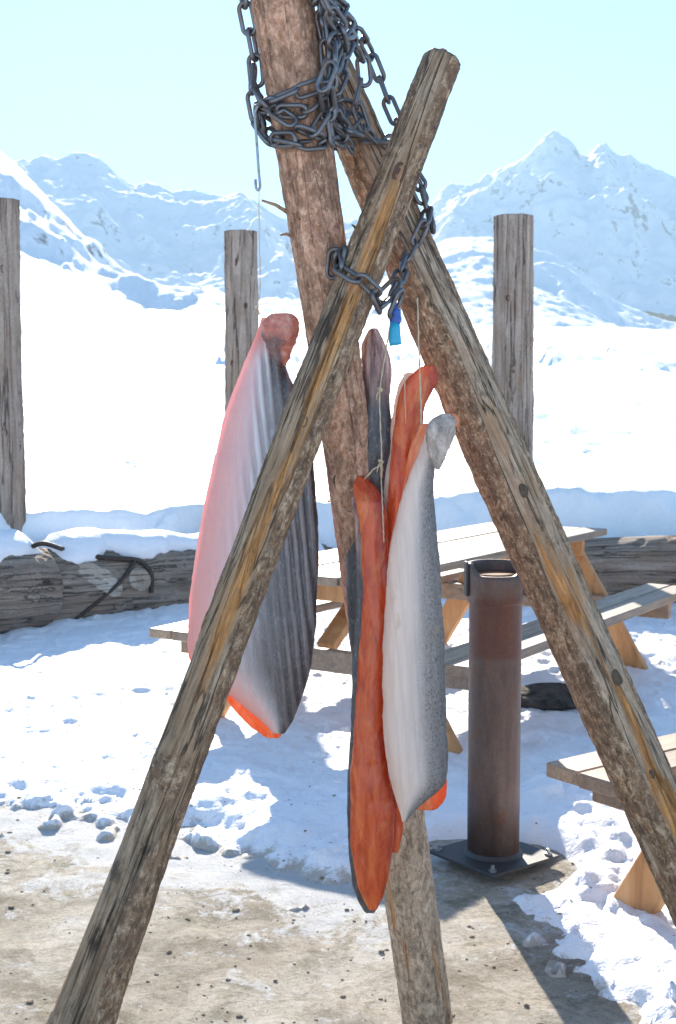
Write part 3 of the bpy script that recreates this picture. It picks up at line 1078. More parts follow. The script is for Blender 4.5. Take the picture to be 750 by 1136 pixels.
chain('grey steel chain wound in loops round the top of the pole tripod', [
    # left strand beside the rear pole, then across its front
    [side(C, -30, -1, .014), side(C, 20, -1, .012), side(C, 55, -1, .010), side(C, 90, -1, .014), Cs(296, 108), Cs(318, 122), Cs(338, 121), Cs(352, 104), Cs(356, 85)],
    # low loop: left side, under the front, over to the second pole
    [side(C, 112, -1, .014), Cs(296, 146), Cs(318, 157), Cs(342, 161), side(C, 162, 1, .012), Bs(392, 160), Bs(415, 163), side(B, 172, 1, .012), back(B, 165), back(C, 150), side(C, 112, -1, .02)],
    # strand hanging down the right of the rear pole
    [Cs(344, -12, .02), side(C, 14, 1, .014) + Vector((0, -.03, 0)), Cs(362, 40, .022) , at(365, 70, 2.60), at(368, 100, 2.62), at(372, 132, 2.66), Bs(384, 158, .02)],
    # strand over the top of the second pole, down its right side
    [Cs(340, -5, .016), at(368, 8, 2.62), at(388, 24, 2.72), at(404, 48, 2.80), at(415, 70, 2.84), at(424, 94, 2.84), at(433, 118, 2.83), at(442, 138, 2.83), at(452, 156, 2.85)],
    [Cs(346, 20, .022), Cs(349, 50, .024), Cs(351, 80, .026), Cs(352, 112, .024), Cs(356, 140, .02), Cs(360, 160, .018)],
    [Cs(292, 96, .020), Cs(303, 112, .022), Cs(322, 130, .020), Cs(340, 146, .02), Cs(352, 150, .020)],
    [at(352, -14, 2.56), at(364, 10, 2.57), at(377, 30, 2.60), at(381, 52, 2.64), at(374, 76, 2.62)],
    [at(392, 30, 2.72), at(380, 60, 2.66), at(362, 84, 2.60), Cs(340, 98, .024), Cs(318, 106, .022), Cs(298, 124, .022), side(C, 140, -1, .016)],
    [at(384, 50, 2.66), at(378, 84, 2.66), at(366, 116, 2.64), at(380, 140, 2.68), at(398, 148, 2.74)],
    [at(366, 46, 2.58), at(386, 40, 2.66), at(398, 60, 2.74), at(404, 84, 2.77), at(396, 110, 2.76), at(404, 140, 2.77), Bs(412, 160, .02)],
    [side(C, 70, -1, .012), Cs(286, 92, .024), Cs(288, 120, .026), Cs(306, 150, .024), Cs(330, 152, .024)],
    [Cs(352, 0, .03), Cs(356, 40, .03), at(372, 64, 2.57), at(360, 92, 2.56), Cs(350, 120, .032), Cs(342, 150, .026)],
    # bunched links between the poles
    [at(372, 158, 2.72), at(384, 140, 2.74), at(394, 128, 2.77), at(384, 118, 2.77), at(376, 140, 2.70), at(390, 165, 2.76)],
    [at(350, 2, 2.58), at(366, -6, 2.62), at(380, 8, 2.66), at(372, 28, 2.64), at(358, 22, 2.60)],
], 'chains on the tripod')
chain('grey steel chain tied round the front pole where the poles cross', [
    [side(A, 296, -1, .014), As(384, 310), As(404, 322), side(A, 328, 1, .014), at(432, 330, 2.70), at(441, 312, 2.74), Bs(452, 284), Bs(462, 258), Bs(468, 232), side(B, 205, 1, .014), back(B, 190), back(A, 215), back(A, 260), side(A, 296, -1, .014)],
    [at(372, 300, 2.66), at(380, 288, 2.65), at(372, 284, 2.67), at(370, 306, 2.68)],
    [at(430, 345, 2.70), at(440, 336, 2.69), at(436, 318, 2.70), at(424, 334, 2.70)],
    [Bs(474, 262), Bs(470, 240), Bs(466, 215), Bs(460, 196)],
], 'chains on the tripod')

g = Geo()
hk = [at(286, 118, 2.58), at(283, 124, 2.58), at(283, 134, 2.58), at(285, 160, 2.58), at(287, 190, 2.58), at(288.5, 206, 2.58), at(286.5, 211, 2.58), at(284, 208, 2.58), at(283.5, 199, 2.58)]
g.tube(smooth_path(hk, 6), .0026, 8)
tag(g.build('steel_hook', M['hook'], None, hk[0], True), 'long thin steel hook hanging from the chain left of the poles', 'hook')

clip = empty('plastic_clip', at(436, 338, 2.70), 'small blue plastic clip hanging under the lower chain', 'clip')
g = Geo()
g.tube(smooth_path([at(437, 334, 2.70), at(439, 344, 2.70), at(439, 352, 2.70), at(438, 358, 2.70)], 4), [.005] * 4 + [.010] * 4 + [.0115] * 5, 10, flat=[.5] * 13)
g.build('clip_body', M['blue'], clip, clip.location, True)
g = Geo()
g.tube([at(438, 357.5, 2.70), at(438, 366, 2.70), at(438, 377, 2.70), at(439, 383, 2.70)], [.0100, .0110, .0125, .0120], 10, flat=[.45] * 4)
g.build('clip_tab', M['cyan'], clip, clip.location, True)


def twine(label, pts, r=.0014, knots=()):
    g = Geo()
    P = smooth_path(pts, 10)
    P = [p + Vector((random.uniform(-1, 1), random.uniform(-1, 1), 0)) * .0005 for p in P]
    g.tube(P, [r * (1 + .25 * math.sin(i * 1.7)) for i in range(len(P))], 7)
    for k in knots:
        k = Vector(k)
        for q in range(3):
            d = Vector((random.uniform(-1, 1), random.uniform(-1, 1), random.uniform(-1, 1))).normalized() * r * 3.2
            e = d.cross(Vector((.3, .5, .8))).normalized() * r * 3.2
            g.tube([k + d * math.cos(a) + e * math.sin(a) for a in np.linspace(0, 6.283, 12)], r * 1.1, 6)
        g.tube([k, k + Vector((-.006, -.004, -.010)), k + Vector((-.008, -.004, -.022))], [r, r * .9, r * .5], 6)
    return tag(g.build('twine', M['twine'], None, pts[0], True), label, 'twine', 'twines holding the fish')


YF1, YF2, YF3, YFR, YF4 = 2.80, 2.80, 2.765, 2.735, 2.69
twine('thin pale twine from the steel hook to the left striped fillet', [at(287.5, 209, 2.58), at(287.5, 250, 2.62), at(288.5, 320, 2.73), at(286, 342, 2.76), at(294, 356, 2.775), at(304, 366, 2.785)], .0010, [at(285, 341, 2.76)])
twine('pale twine down to the bright red fillet by the right pole', [at(463, 330, 2.78), at(464.5, 380, 2.76), at(466, 420, 2.725), at(467, 455, 2.70), at(467, 482, 2.70), at(466, 494, 2.705)], .0016)
twine('thin twine hanging below the blue plastic clip', [at(444, 338, 2.72), at(447, 390, 2.74), at(449, 430, 2.74), at(450, 470, 2.745)], .0009)
twine('cream twine tied from the dark tailed fish round the bark covered pole',
      [at(436, 340, 2.715), at(428, 390, 2.75), at(421.5, 432, 2.752), at(422, 470, 2.752), at(423, 512, 2.755), at(414, 521, 2.76), Cs(392, 534, .006), side(C, 552, -1, .004), back(C, 560, .004), side(C, 548, 1, .004), at(424, 522, 2.765), at(423, 514, 2.752)], .0015,
      [at(421.5, 432, 2.75), at(422.5, 512, 2.75)])
twine('cream twine end hanging over the top of the narrow red fillet', [at(422.5, 512, 2.752), at(423, 530, 2.745), at(424, 556, 2.715), at(425, 580, 2.712), at(426, 602, 2.713)], .0012)

# ------------------------------------------------------------------ fish
def slab(name, rows, Y0, thick, bulge, mat, parent, seed, nu=60, nv=220, tilt=0.0, ridges=0.0, curl=0.0, wob=2.2, lip=0.0, zcurve=None):
    py = np.array([r[0] for r in rows], float)
    v = np.linspace(0, 1, nv)
    yy = py[0] + (py[-1] - py[0]) * v

    def smooth(k):
        a = np.interp(yy, py, [r[k] for r in rows])
        w = np.ones(7) / 7
        b = np.convolve(np.pad(a, 3, mode='edge'), w, 'valid')
        b[0], b[-1] = a[0], a[-1]
        return b
    xl, xr = smooth(1), smooth(2)
    xl = xl + wob * fbm(v * 12, 0, 0, 5, .65, seed)
    xr = xr + wob * fbm(v * 12, 3, 0, 5, .65, seed + 1)
    u = np.linspace(0, 1, nu)
    uw = .5 - .5 * np.cos(np.pi * u)
    V, U = np.meshgrid(v, uw, indexing='ij')
    PX = xl[:, None] + (xr - xl)[:, None] * U
    PY = np.repeat(yy[:, None], nu, 1)
    eu = np.sqrt(np.clip(1 - (2 * U - 1) ** 2, 0, 1))
    ev = np.sqrt(np.clip(1 - np.clip(1 - V / .04, 0, 1) ** 2, 0, 1)) * np.sqrt(np.clip(1 - np.clip((V - .97) / .03, 0, 1) ** 2, 0, 1))
    wscale = (xr - xl)[:, None] / (xr - xl).max()
    rid = .5 + .5 * np.sin((PX - .10 * (PY - 600)) / 10.5 * 2 * np.pi + 1.7 * fbm(PY / 130, PX / 40, 0, 4, .55, seed + 3))
    rid = rid * (.55 + .45 * sstep(-.35, .25, fbm(PX / 13, PY / 210, 3, 3, .5, seed + 7)))
    und = .006 * fbm(V * 5, U * 1.6, 0, 3, .5, seed + 4) + .0022 * fbm((PX + PY * .35) / 16, (PY - PX * .3) / 34, 0, 4, .5, seed + 5)
    zc = np.interp(v, *zcurve)[:, None] if zcurve else 0.0
    front = Y0 + tilt * (U - .5) + zc - bulge * eu * wscale + und - ridges * rid * sstep(.2, .45, U) * eu + curl * (2 * U - 1) ** 2
    th = thick * (.12 + .88 * eu) * (.1 + .9 * ev)
    backy = front + th

    def pts(Yg):
        dx, dy = (PX - CX) / F, (CY - PY) / F
        t = Yg / (CP + dy * SP)
        return np.stack([dx * t, Yg, CAMH + t * (-SP + dy * CP)], -1)
    Pf = pts(front)
    # the back keeps the front's x/z so the slab has parallel faces
    Pb = Pf.copy(); Pb[..., 1] = backy
    n = nu * nv
    VV = np.concatenate([Pf.reshape(-1, 3), Pb.reshape(-1, 3)])
    f = grid_faces(nv, nu, flip=True).tolist() + (grid_faces(nv, nu) + n).tolist()
    loop = [i for i in range(nu)] + [r_ * nu + nu - 1 for r_ in range(1, nv)] + [(nv - 1) * nu + i for i in range(nu - 2, -1, -1)] + [r_ * nu for r_ in range(nv - 2, 0, -1)]
    for k in range(len(loop)):
        a, b = loop[k], loop[(k + 1) % len(loop)]
        f.append([b, a, a + n, b + n][::-1])
    return mesh_obj(name, VV, f, mat, parent, parent.location, True,
                    {'u': np.tile(U.ravel(), 2), 'v': np.tile(V.ravel(), 2), 'rid': np.tile(rid.ravel(), 2)})


def sweep(name, pts, radii, mat, parent, flat=.7, seed=0, n=22):
    P = smooth_path(pts, 10)
    t = np.linspace(0, 1, len(P))
    rr = np.interp(t, np.linspace(0, 1, len(radii)), radii)
    rr = rr * np.sqrt(np.clip(1 - np.clip((t - .86) / .14, 0, .985) ** 2, 0, 1)) * np.sqrt(np.clip(1 - np.clip((.05 - t) / .05, 0, .97) ** 2, 0, 1))
    g = Geo()
    g.tube(P, rr.tolist(), n, flat=[flat] * len(P))
    v = np.array([list(p) for p in g.v])
    d = .0022 * fbm(v[:, 0] * 60, v[:, 1] * 60, v[:, 2] * 60, 4, .6, seed)
    v[:, 0] += d; v[:, 1] += d; v[:, 2] += .5 * d
    return mesh_obj(name, v, g.f, mat, parent, parent.location, True)


GF = 'salmon fillets hung to dry'
f1 = empty('salmon_fillet', at(304, 360, YF1), 'broad salmon fillet with pink belly and ridged charcoal skin, leftmost behind the front pole', 'fish fillet', GF)
r1 = [(352, 291, 318), (375, 283, 319), (400, 272, 314), (420, 264, 322), (440, 256, 334), (470, 247, 341), (500, 240, 346), (530, 233, 350), (560, 226, 352),
      (600, 219, 353), (650, 212, 353), (690, 208, 351), (715, 207, 349), (740, 217, 346), (760, 240, 340), (780, 266, 333), (800, 290, 325), (814, 303, 315)]
slab('skin', r1, YF1, .006, .042, M['skin1'], f1, 101, 130, 260, ridges=.0055)
r1f = [(356, 292, 314), (400, 274, 310), (440, 259, 330), (500, 243, 342), (560, 229, 349), (650, 214.5, 350), (700, 209, 346), (725, 208, 344), (745, 216, 341), (765, 240, 334), (785, 257, 327), (800, 271, 320), (812, 284, 315), (819, 298, 309)]
slab('flesh', r1f, YF1 + .012, .024, .038, M['fleshlight'], f1, 102, 60, 220)
slab('tail', [(347, 303, 320), (350, 297, 327), (356, 291, 332), (364, 288, 333), (374, 291, 331), (386, 296, 326), (395, 301, 322), (402, 306, 319), (406, 311, 316)],
     YF1 - .040, .022, .020, M['tail1'], f1, 105, 40, 90)

f2 = empty('salmon_fillet', at(415, 372, YF2), 'dark skinned salmon fillet with grey pink tail, hanging behind the red ones', 'fish fillet', GF)
r2 = [(364, 412, 418), (371, 406, 423), (381, 401, 427), (394, 399, 431), (408, 401, 434), (420, 402, 435), (432, 405, 434), (445, 404, 433), (460, 402, 434), (500, 400, 435), (530, 396, 434), (560, 390, 428), (600, 385, 422), (650, 384, 420), (700, 386, 418), (750, 391, 416), (790, 400, 412)]
slab('skin', r2, YF2, .006, .022, M['skind'], f2, 111, zcurve=([0, .3, .5, 1], [-.01, -.01, .012, .02]))
slab('flesh', [(a, b + 2, c - 1) for a, b, c in r2], YF2 + .010, .018, .020, M['flesh'], f2, 112, zcurve=([0, .3, .5, 1], [-.01, -.01, .012, .02]))

f3 = empty('salmon_fillet', at(466, 412, YF3), 'bright red salmon fillet with its top bent towards the thick right pole', 'fish fillet', GF)
r3 = [(405, 470, 481), (413, 456, 486), (422, 448, 487), (435, 444, 479), (450, 441, 471), (480, 437, 468), (510, 434, 461), (540, 431, 455), (575, 429, 449), (620, 428, 444), (700, 427, 442), (800, 428, 444), (860, 428, 448), (900, 430, 450), (925, 431, 447), (946, 435, 441)]
slab('flesh', r3, YF3, .020, .012, M['flesh'], f3, 121, 40, 240)
slab('skin', [(a, b - 5, c - 4) for a, b, c in r3[1:-1]], YF3 + .016, .006, .004, M['skin4'], f3, 122, 40, 200)

fr = empty('salmon_fillet', at(402, 536, YFR), 'narrow red salmon fillet with dark skin edge, reaching lowest of the fish', 'fish fillet', GF)
rr_ = [(528, 398, 403), (532, 394, 410), (538, 391, 416), (552, 393, 424), (575, 399, 429), (600, 401, 431), (650, 402, 432), (700, 400, 432), (750, 397, 430), (800, 394, 430), (840, 391, 432), (870, 389, 435), (900, 388, 437), (930, 389, 436), (960, 392, 433), (985, 397, 428), (1000, 403, 424), (1010, 410, 417)]
zc = ([0, .06, .6, 1], [.03, 0, .0, .015])
slab('flesh', rr_, YFR, .022, .016, M['flesh'], fr, 131, 50, 260, zcurve=zc)
rs = [(545, 388, 418), (575, 393, 424), (650, 396, 428), (750, 391, 426), (800, 389, 426), (850, 386, 430), (900, 384.5, 433), (950, 386, 431), (985, 391, 425), (1003, 399, 420), (1013, 407, 414)]
slab('skin', rs, YFR + .018, .006, .010, M['skind'], fr, 132, 40, 200, zcurve=zc)

f4 = empty('salmon_fillet', at(492, 466, YF4), 'silver salmon fillet with cream belly and speckled grey back, rightmost of the fish', 'fish fillet', GF)
r4 = [(478, 472, 492), (500, 465, 487), (520, 457, 482), (540, 450, 481), (560, 444, 482), (600, 434, 485), (640, 429, 489), (680, 426, 491), (720, 424, 493), (760, 424, 494), (800, 425, 496), (830, 427, 497), (855, 430, 497), (870, 434, 495), (880, 437, 484), (890, 440, 470), (902, 443, 458), (912, 446, 450)]
slab('skin', r4, YF4, .006, .017, M['skin4'], f4, 141, 90, 240, ridges=.0012)
r4f = [(470, 468, 488), (490, 457, 482), (510, 451, 478), (540, 448, 478), (600, 433, 480), (680, 427, 487), (760, 426, 490), (830, 429, 494), (860, 433, 495), (878, 440, 495), (888, 448, 494), (896, 456, 487), (899, 464, 480)]
slab('flesh', r4f, YF4 + .010, .020, .015, M['fleshlight'], f4, 142, 60, 220)
slab('tail', [(459, 490, 499), (463, 482, 504), (469, 476, 507), (477, 472.5, 506), (486, 472, 503), (496, 474, 499), (506, 477, 495), (514, 480, 491), (521, 484, 488)],
     YF4 - .036, .020, .018, M['tail4'], f4, 145, 40, 90)
sweep('tail_tip', [at(493, 461, YF4 - .030), at(501, 461, YF4 - .032), at(506, 466, YF4 - .032), at(508, 474, YF4 - .028)], [.004, .0065, .0065, .004], M['fleshlight'], f4, .7, 12)

# ------------------------------------------------------------------ ash pipe
pipe = empty('metal_pipe', (PIPE.x, PIPE.y, 0.0), 'rusty brown metal pipe standing on a square dark plate', 'pipe')
PR, PH = .084, .975
g = Geo()
g.lathe([(PR - .006, .03), (PR, .03), (PR, .3), (PR, .6), (PR, PH - .13), (PR + .001, PH - .128), (PR + .007, PH - .12), (PR + .007, PH - .02), (PR + .006, PH - .002), (PR + .003, PH), (PR - .006, PH),
         (PR - .008, PH - .01), (PR - .008, PH - .3), (PR - .008, .05)], (0, 0, 0), 56)
g.v = [(x, y, z - (.036 * float(sstep(.15, .8, -y / PR)) if z > PH - .025 else 0)) for x, y, z in g.v]
g.build('pipe_tube', M['pipe'], pipe, None, True)
for a in (R(180 + 8), R(-8)):
    g = Geo()
    rot = Matrix.Rotation(a, 3, 'Z')
    g.box(rot @ Vector((PR + .012, 0, PH - .05)), (.008, .035, .11), rot, .002)
    g.build('side_lug', M['plate'], pipe)
g = Geo()
g.lathe([(.001, PH - .040), (.04, PH - .040), (PR - .009, PH - .037), (PR - .0085, PH - .0345), (.04, PH - .0345), (.001, PH - .0345)], (0, 0, 0), 40)
g.build('ash_tray', M['rust'], pipe, None, True)
g = Geo()
rot = Matrix.Rotation(R(38), 3, 'Z')
g.box((0, 0, .024), (.30, .30, .010), rot, .002)
g.lathe([(PR, .029), (PR + .012, .030), (PR + .003, .042), (PR, .044)], (0, 0, 0), 48)
g.build('base_plate', M['plate'], pipe)
for a, b_ in ((-1, -1), (-1, 1), (1, -1), (1, 1)):
    g = Geo()
    p = rot @ Vector((a * .125, b_ * .125, 0))
    g.lathe([(.012, .029), (.012, .036), (.006, .037), (.006, .050), (.001, .051)], p, 6)
    g.build('bolt', M['hook'], pipe)

# ------------------------------------------------------------------ picnic tables
TL, TW = 2.58, .74


def make_table(P0, ang, label, inset=.22, short=0.0):
    """local x along the table, local y across it; P0 = the near corner of the table top"""
    root = empty('picnic_table', (P0.x, P0.y, 0), label, 'picnic table', 'picnic tables in the snow', ang)

    def planks(x0, x1, y0, y1, z, n, th, gap=.008):
        g = Geo()
        w = (y1 - y0 - gap * (n - 1)) / n
        for i in range(n):
            e = random.uniform(-.006, .006)
            g.box(((x0 + x1) / 2 + e, y0 + w * (i + .5) + gap * i, z + random.uniform(-.0015, .0015)), (x1 - x0, w, th), Matrix.Rotation(random.uniform(-.0015, .0015), 3, 'X'), .005)
        return g
    planks(short, TL, 0, TW, .735, 5, .038).build('table_top', M['plank'], root)
    planks(-.04, TL + .04, -.50, -.23, .435, 2, .042).build('bench', M['plank'], root)
    planks(-.04, TL + .04, TW + .14, TW + .40, .435, 2, .042).build('bench', M['plank'], root)
    for xx in (inset, TL - inset):
        g = Geo(); g.box((xx - .05, TW / 2 - .05, .365), (.045, TW + .84, .095), None, .005)
        g.build('cross_beam', M['plank'], root)
        g = Geo(); g.box((xx - .05, TW / 2, .670), (.045, TW - .06, .088), None, .005)
        g.build('cleat', M['orange'], root)
        for sg in (-1, 1):
            p_top = Vector((xx, TW / 2 + sg * .20, .71)); p_bot = Vector((xx, TW / 2 + sg * .66, -.03))
            d = (p_top - p_bot)
            z = d.normalized(); x = Vector((1, 0, 0)); y = z.cross(x)
            m3 = Matrix((x, y, z)).transposed()
            g = Geo(); g.box((p_top + p_bot) / 2, (.045, .13, d.length), m3, .005)
            g.build('leg', M['orange'], root)
    for sg, xx in ((1, inset), (-1, TL - inset)):
        a, b = Vector((xx + sg * .03, TW / 2, .40)), Vector((xx + sg * .48, TW / 2, .70))
        d = b - a; z = d.normalized(); y = Vector((0, 1, 0)); x = y.cross(z)
        g = Geo(); g.box((a + b) / 2, (.045, .09, d.length), Matrix((x, y, z)).transposed(), .004)
        g.build('brace', M['orange'], root)
    return root


T1A = R(57)
t1 = make_table(Vector((.12, 5.46, 0)), T1A, 'long wooden picnic table standing behind the fish and the pipe')
# second table: the left end of its far bench shows at the right edge
T2A = R(37)
u2 = Vector((math.cos(T2A), math.sin(T2A), 0)); v2 = Vector((-math.sin(T2A), math.cos(T2A), 0))
corner = Vector((.59, 3.80, 0))
P2 = corner - v2 * (TW + .40) + u2 * .04


t2 = make_table(P2, T2A, 'nearer picnic table cut off by the right edge, its bench end and one leg showing', .20, .16)

# ------------------------------------------------------------------ log walls and posts
def flatbark(k):
    return lambda T, TH, c, sn, zl: sstep(-.1, .3, fbm(sn * 1.5, c * 1.5, zl * 2, 4, .6, k))


zero = lambda T, TH, c, sn, zl: T * 0


def log(a, b, r0, r1, label, seed):
    p = Pole(a, b, 0, 0, [(0, r0), (1, r1)], 'wall_log', label, M['log'], seed, flatbark(seed), zero, .01, 'log', 'logs of the terrace wall', 64, 160, 4.0, .02)
    return p


la, lb = at(-260, 672, 7.0), at(33, 656, 8.62)
L1 = log(la, lb, .30, .285, 'thick weathered wall log cut off by the left edge', 201)
la, lb = at(40, 654, 8.70), at(356, 633, 10.55)
L2 = log(la, lb, .27, .20, 'weathered wall log with a pale sawn knot, lying left of the striped fish', 202)
la, lb = at(470, 632, 9.95), at(960, 634, 8.35)
L3 = log(la, lb, .21, .235, 'dark weathered wall log lying behind the table at the right', 203)


def post(px, ptop, pyb, Y, r, label, seed):
    a, b = at(px, pyb, Y), at(px, ptop, Y)
    a = Vector((b.x, b.y, .0))
    return Pole(a, b, 0, 0, [(0, r * 1.04), (.5, r), (1, r * .97)], 'fence_post', label, M['post'], seed, flatbark(seed), zero, .004, 'post', 'posts along the terrace wall', 72, 200, 2.2, .010, .12)


Q1 = post(-1, 222, 595, 9.02, .125, 'grey fence post cut off by the left edge', 211)
Q2 = post(267, 257, 500, 10.35, .125, 'slim fence post behind the top of the striped fish', 212)
Q3 = post(570, 240, 560, 10.05, .148, 'thick fence post beneath the right mountain peak', 213)

for q, kx, ky, kr in ((Q3, 577, 300, .022), (Q3, 561, 332, .018), (Q3, 574, 374, .02), (Q3, 563, 420, .016), (Q2, 262, 292, .018), (Q2, 274, 340, .014), (Q2, 259, 404, .018), (Q1, 8, 300, .018), (Q1, 10, 480, .02)):
    q.knot(kx, ky, kr, M['knot'], .006)

# sawn knots, cable and bar on the left log
def disc_knot(P, px, py, rx, mat, name='sawn_knot', shape=None, hgt=.022):
    p, nrm = P.surf(px, py, -.01)
    za = P.M.col[2]
    up = (za - nrm * za.dot(nrm)).normalized(); sd = up.cross(nrm)
    n = 28
    vs = []
    prof = ((1, -.4), (1, 1), (.94, 1.25), (.55, 1.15), (.34, 1.1), (.30, .7), (.05, .6))
    jit = [(shape(2 * math.pi * k / n) if shape else 1 + .05 * math.sin(2 * math.pi * k / n * 2 + 1)) for k in range(n)]
    for fr, hh in prof:
        vs += [p + sd * (rx * fr * jit[k] * math.cos(2 * math.pi * k / n)) + up * (rx * 1.25 * fr * jit[k] * math.sin(2 * math.pi * k / n)) + nrm * (hgt * hh) for k in range(n)]
    inv = P.o.matrix_world.inverted()
    g = Geo()
    g.add([inv @ v for v in vs], grid_faces(len(prof), n, wrap=True).tolist() + [list(range((len(prof) - 1) * n, len(prof) * n))])
    return g.build(name, mat, P.o, None, True)


disc_knot(L2, 129, 641, .075, M['logend'])
disc_knot(L2, 88, 640, .17, M['logend'], 'hewn_patch', lambda a: .42 + .50 * max(0, math.cos((a - .75) * 1.5)) ** 2 * (1 if abs((a - .75 + math.pi) % (2 * math.pi) - math.pi) < 1.2 else 0) + .55 * max(0, math.cos(((a - 4.1 + math.pi) % (2 * math.pi) - math.pi) * 1.4)) ** 2 * (1 if abs((a - 4.1 + math.pi) % (2 * math.pi) - math.pi) < 1.1 else 0), .010)


def cable(label, pts, r):
    g = Geo()
    g.tube(smooth_path(pts, 8), r, 8)
    return tag(g.build('wire_cable', M['cable'], None, pts[0], True), label, 'cable', 'cables over the left log')


L2s = lambda px, py, o=.012: L2.surf(px, py, o)[0]
cable('rusty wire cable looping over the log above the sawn knot', [at(36, 606, 8.45), at(50, 603, 8.45), L2s(62, 612), L2s(90, 618), L2s(115, 620), L2s(132, 622), L2s(142, 634), L2s(143, 655)], .016)
cable('rusty wire cable running down across the log below the sawn knot', [L2s(128, 622), L2s(108, 642), L2s(86, 662), L2s(66, 682), L2s(60, 690)], .013)
g = Geo()
g.tube([at(6, 653, 8.30), at(30, 650, 8.32), at(56, 646, 8.34)], [.016, .016, .016], 10)
tag(g.build('iron_bar', M['cable'], None, at(6, 653, 8.30), True), 'rusty iron bar spanning the gap between the two left logs', 'bar')

# snow sitting on the logs
def snowcap(P, t0, t1, seed, label):
    n, m = 150, 26
    vs = []
    T = np.linspace(t0, t1, n); W = np.linspace(-1, 1, m)
    TT, WW = np.meshgrid(T, W, indexing='ij')
    zl = TT * P.L
    lim = .95 + .6 * fbm(zl * 1.6, 0 * zl, 0, 4, .6, seed)
    ang = WW * lim + .30
    r = np.interp(TT, [k[0] for k in P.radii], [k[1] for k in P.radii])
    e = np.clip(1 - WW ** 2, 0, 1) ** .5 * np.clip(np.minimum(TT - t0, t1 - TT) / .05, 0, 1) ** .5
    h = (.10 + .05 * fbm(zl * 2.2, WW, 0, 3, .5, seed + 1)) * e - .022 * (1 - e)
    xa, ya, za = [np.array(P.M.col[i]) for i in range(3)]
    upw = np.array([0, 0, 1.0]); upw = upw - za * upw.dot(za); upw /= np.linalg.norm(upw)
    sdw = np.cross(upw, za)
    if sdw[1] < 0: sdw = -sdw
    rr = r * 1.02 + h
    Pt = np.array(P.p0)[None, None, :] + zl[..., None] * za + (rr * np.cos(ang))[..., None] * upw + (rr * np.sin(ang))[..., None] * sdw
    o = mesh_obj('snow_cap', Pt.reshape(-1, 3), grid_faces(n, m, flip=(np.cross(za, sdw).dot(upw) < 0)), M['snowcap'])
    return tag(o, label, 'snow', kind='stuff')


snowcap(L2, .02, .97, 301, 'lumpy bluish snow lying on the middle left log')
snowcap(L1, .55, .985, 302, 'lumpy snow lying on the log at the left edge')

# ------------------------------------------------------------------ stones and the dark rock under the bench
def blob(c, rad, seed, n=18, m=12, amp=.45, fr=1.6):
    c = np.array(c)
    ph = np.linspace(0, math.pi, m); th = np.linspace(0, 2 * math.pi, n, endpoint=False)
    PH_, TH_ = np.meshgrid(ph, th, indexing='ij')
    d = np.stack([np.sin(PH_) * np.cos(TH_), np.sin(PH_) * np.sin(TH_), np.cos(PH_)], -1)
    r = 1 + amp * fbm(d[..., 0] * fr, d[..., 1] * fr, d[..., 2] * fr, 5, .6, seed)
    p = d * r[..., None] * np.array(rad) + c
    return p.reshape(-1, 3), grid_faces(m, n, wrap=True, flip=True)


rk = ground_at(612, 772, .05)
v, f = blob((rk.x, rk.y, .04), (.30, .17, .06), 5, 60, 40, .45, 1.5)
tag(mesh_obj('rock', v, f, M['darkrock']), 'flat dark rock poking from the snow under the bench', 'rock')

g = Geo()
for i in range(300):
    px, py = random.uniform(-10, 640), random.uniform(925, 1136)
    if i > 230: px, py = random.uniform(-10, 480), random.uniform(880, 960)
    p = ground_at(px, py, 0)
    s = random.choice([.002, .0025, .003, .003, .004, .004, .005, .007]) * random.uniform(.7, 1.3)
    z = max(float(dirt_h(p.x, p.y)), float(snow_h(p.x, p.y)))
    v, f = blob((p.x, p.y, z + s * .25), (s * random.uniform(.8, 1.6), s * random.uniform(.6, 1.5), s * .5), i, 9, 6)
    g.add(v.tolist(), f.tolist())
tag(g.build('gravel', M['stone'], None, None, False), 'small scattered stones on the dirt and snow edge', 'gravel', kind='stuff')

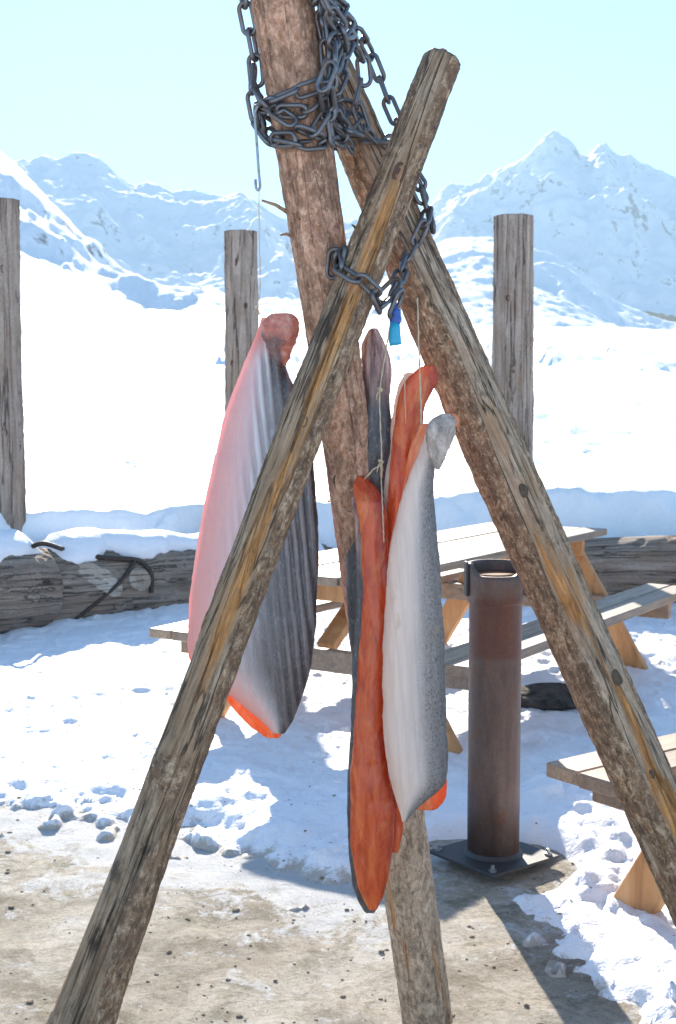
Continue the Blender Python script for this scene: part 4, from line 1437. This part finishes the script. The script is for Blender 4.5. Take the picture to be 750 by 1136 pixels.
# ------------------------------------------------------------------ haze
g = Geo()
x0, x1, y0, y1, z0, z1 = -4700, 4700, -4700, 5400, -6, 1150
g.add([(x0, y0, z0), (x1, y0, z0), (x1, y1, z0), (x0, y1, z0), (x0, y0, z1), (x1, y0, z1), (x1, y1, z1), (x0, y1, z1)],
      [(0, 3, 2, 1), (4, 5, 6, 7), (0, 1, 5, 4), (1, 2, 6, 5), (2, 3, 7, 6), (3, 0, 4, 7)])
hm = NT('thin_mountain_air')
pv = hm.n('ShaderNodeVolumePrincipled')
pv.inputs['Color'].default_value = (.62, .86, 1, 1)
pv.inputs['Density'].default_value = HAZE
pv.inputs['Anisotropy'].default_value = .0
hm.l(pv.outputs[0], hm.out.inputs['Volume'])
tag(g.build('haze', hm.m), 'thin pale air over the whole valley', 'haze', kind='stuff')

# ------------------------------------------------------------------ light
SUN_EL, SUN_AZ = R(24.5), R(-6.5)          # azimuth from +Y, negative = left
sd = Vector((math.sin(SUN_AZ) * math.cos(SUN_EL), math.cos(SUN_AZ) * math.cos(SUN_EL), math.sin(SUN_EL)))
ld = bpy.data.lights.new('sun', 'SUN')
ld.energy = 5.0
ld.angle = R(.55)
ld.color = (1, .925, .80)
lo = bpy.data.objects.new('sun', ld)
COL.objects.link(lo)
lo.location = (0, 0, 30)
lo.rotation_euler = (-sd).to_track_quat('-Z', 'Y').to_euler()

w = bpy.data.worlds.new('World')
scene.world = w
w.use_nodes = True
nt = w.node_tree
nt.nodes.clear()
out = nt.nodes.new('ShaderNodeOutputWorld')
bg = nt.nodes.new('ShaderNodeBackground')
sky = nt.nodes.new('ShaderNodeTexSky')
sky.sky_type = 'NISHITA'
sky.sun_disc = False
sky.sun_elevation = SUN_EL
sky.sun_rotation = SUN_AZ
sky.altitude = 2400
sky.air_density = 1.0
sky.dust_density = .3
sky.ozone_density = 2.0
bg.inputs['Strength'].default_value = .085
tn = nt.nodes.new('ShaderNodeMix')
tn.data_type = 'RGBA'; tn.blend_type = 'MULTIPLY'
tn.inputs[0].default_value = 1.0
tn.inputs[7].default_value = (.60, .83, .97, 1)
nt.links.new(sky.outputs[0], tn.inputs[6])
nt.links.new(tn.outputs[2], bg.inputs['Color'])
nt.links.new(bg.outputs[0], out.inputs['Surface'])

vs = scene.view_settings
vs.view_transform = 'Standard'
vs.look = 'None'
vs.exposure = 1.98
vs.gamma = 1
vs.use_curve_mapping = False
scene.render.engine = 'CYCLES'
scene.cycles.max_bounces = 8
scene.cycles.use_denoising = True
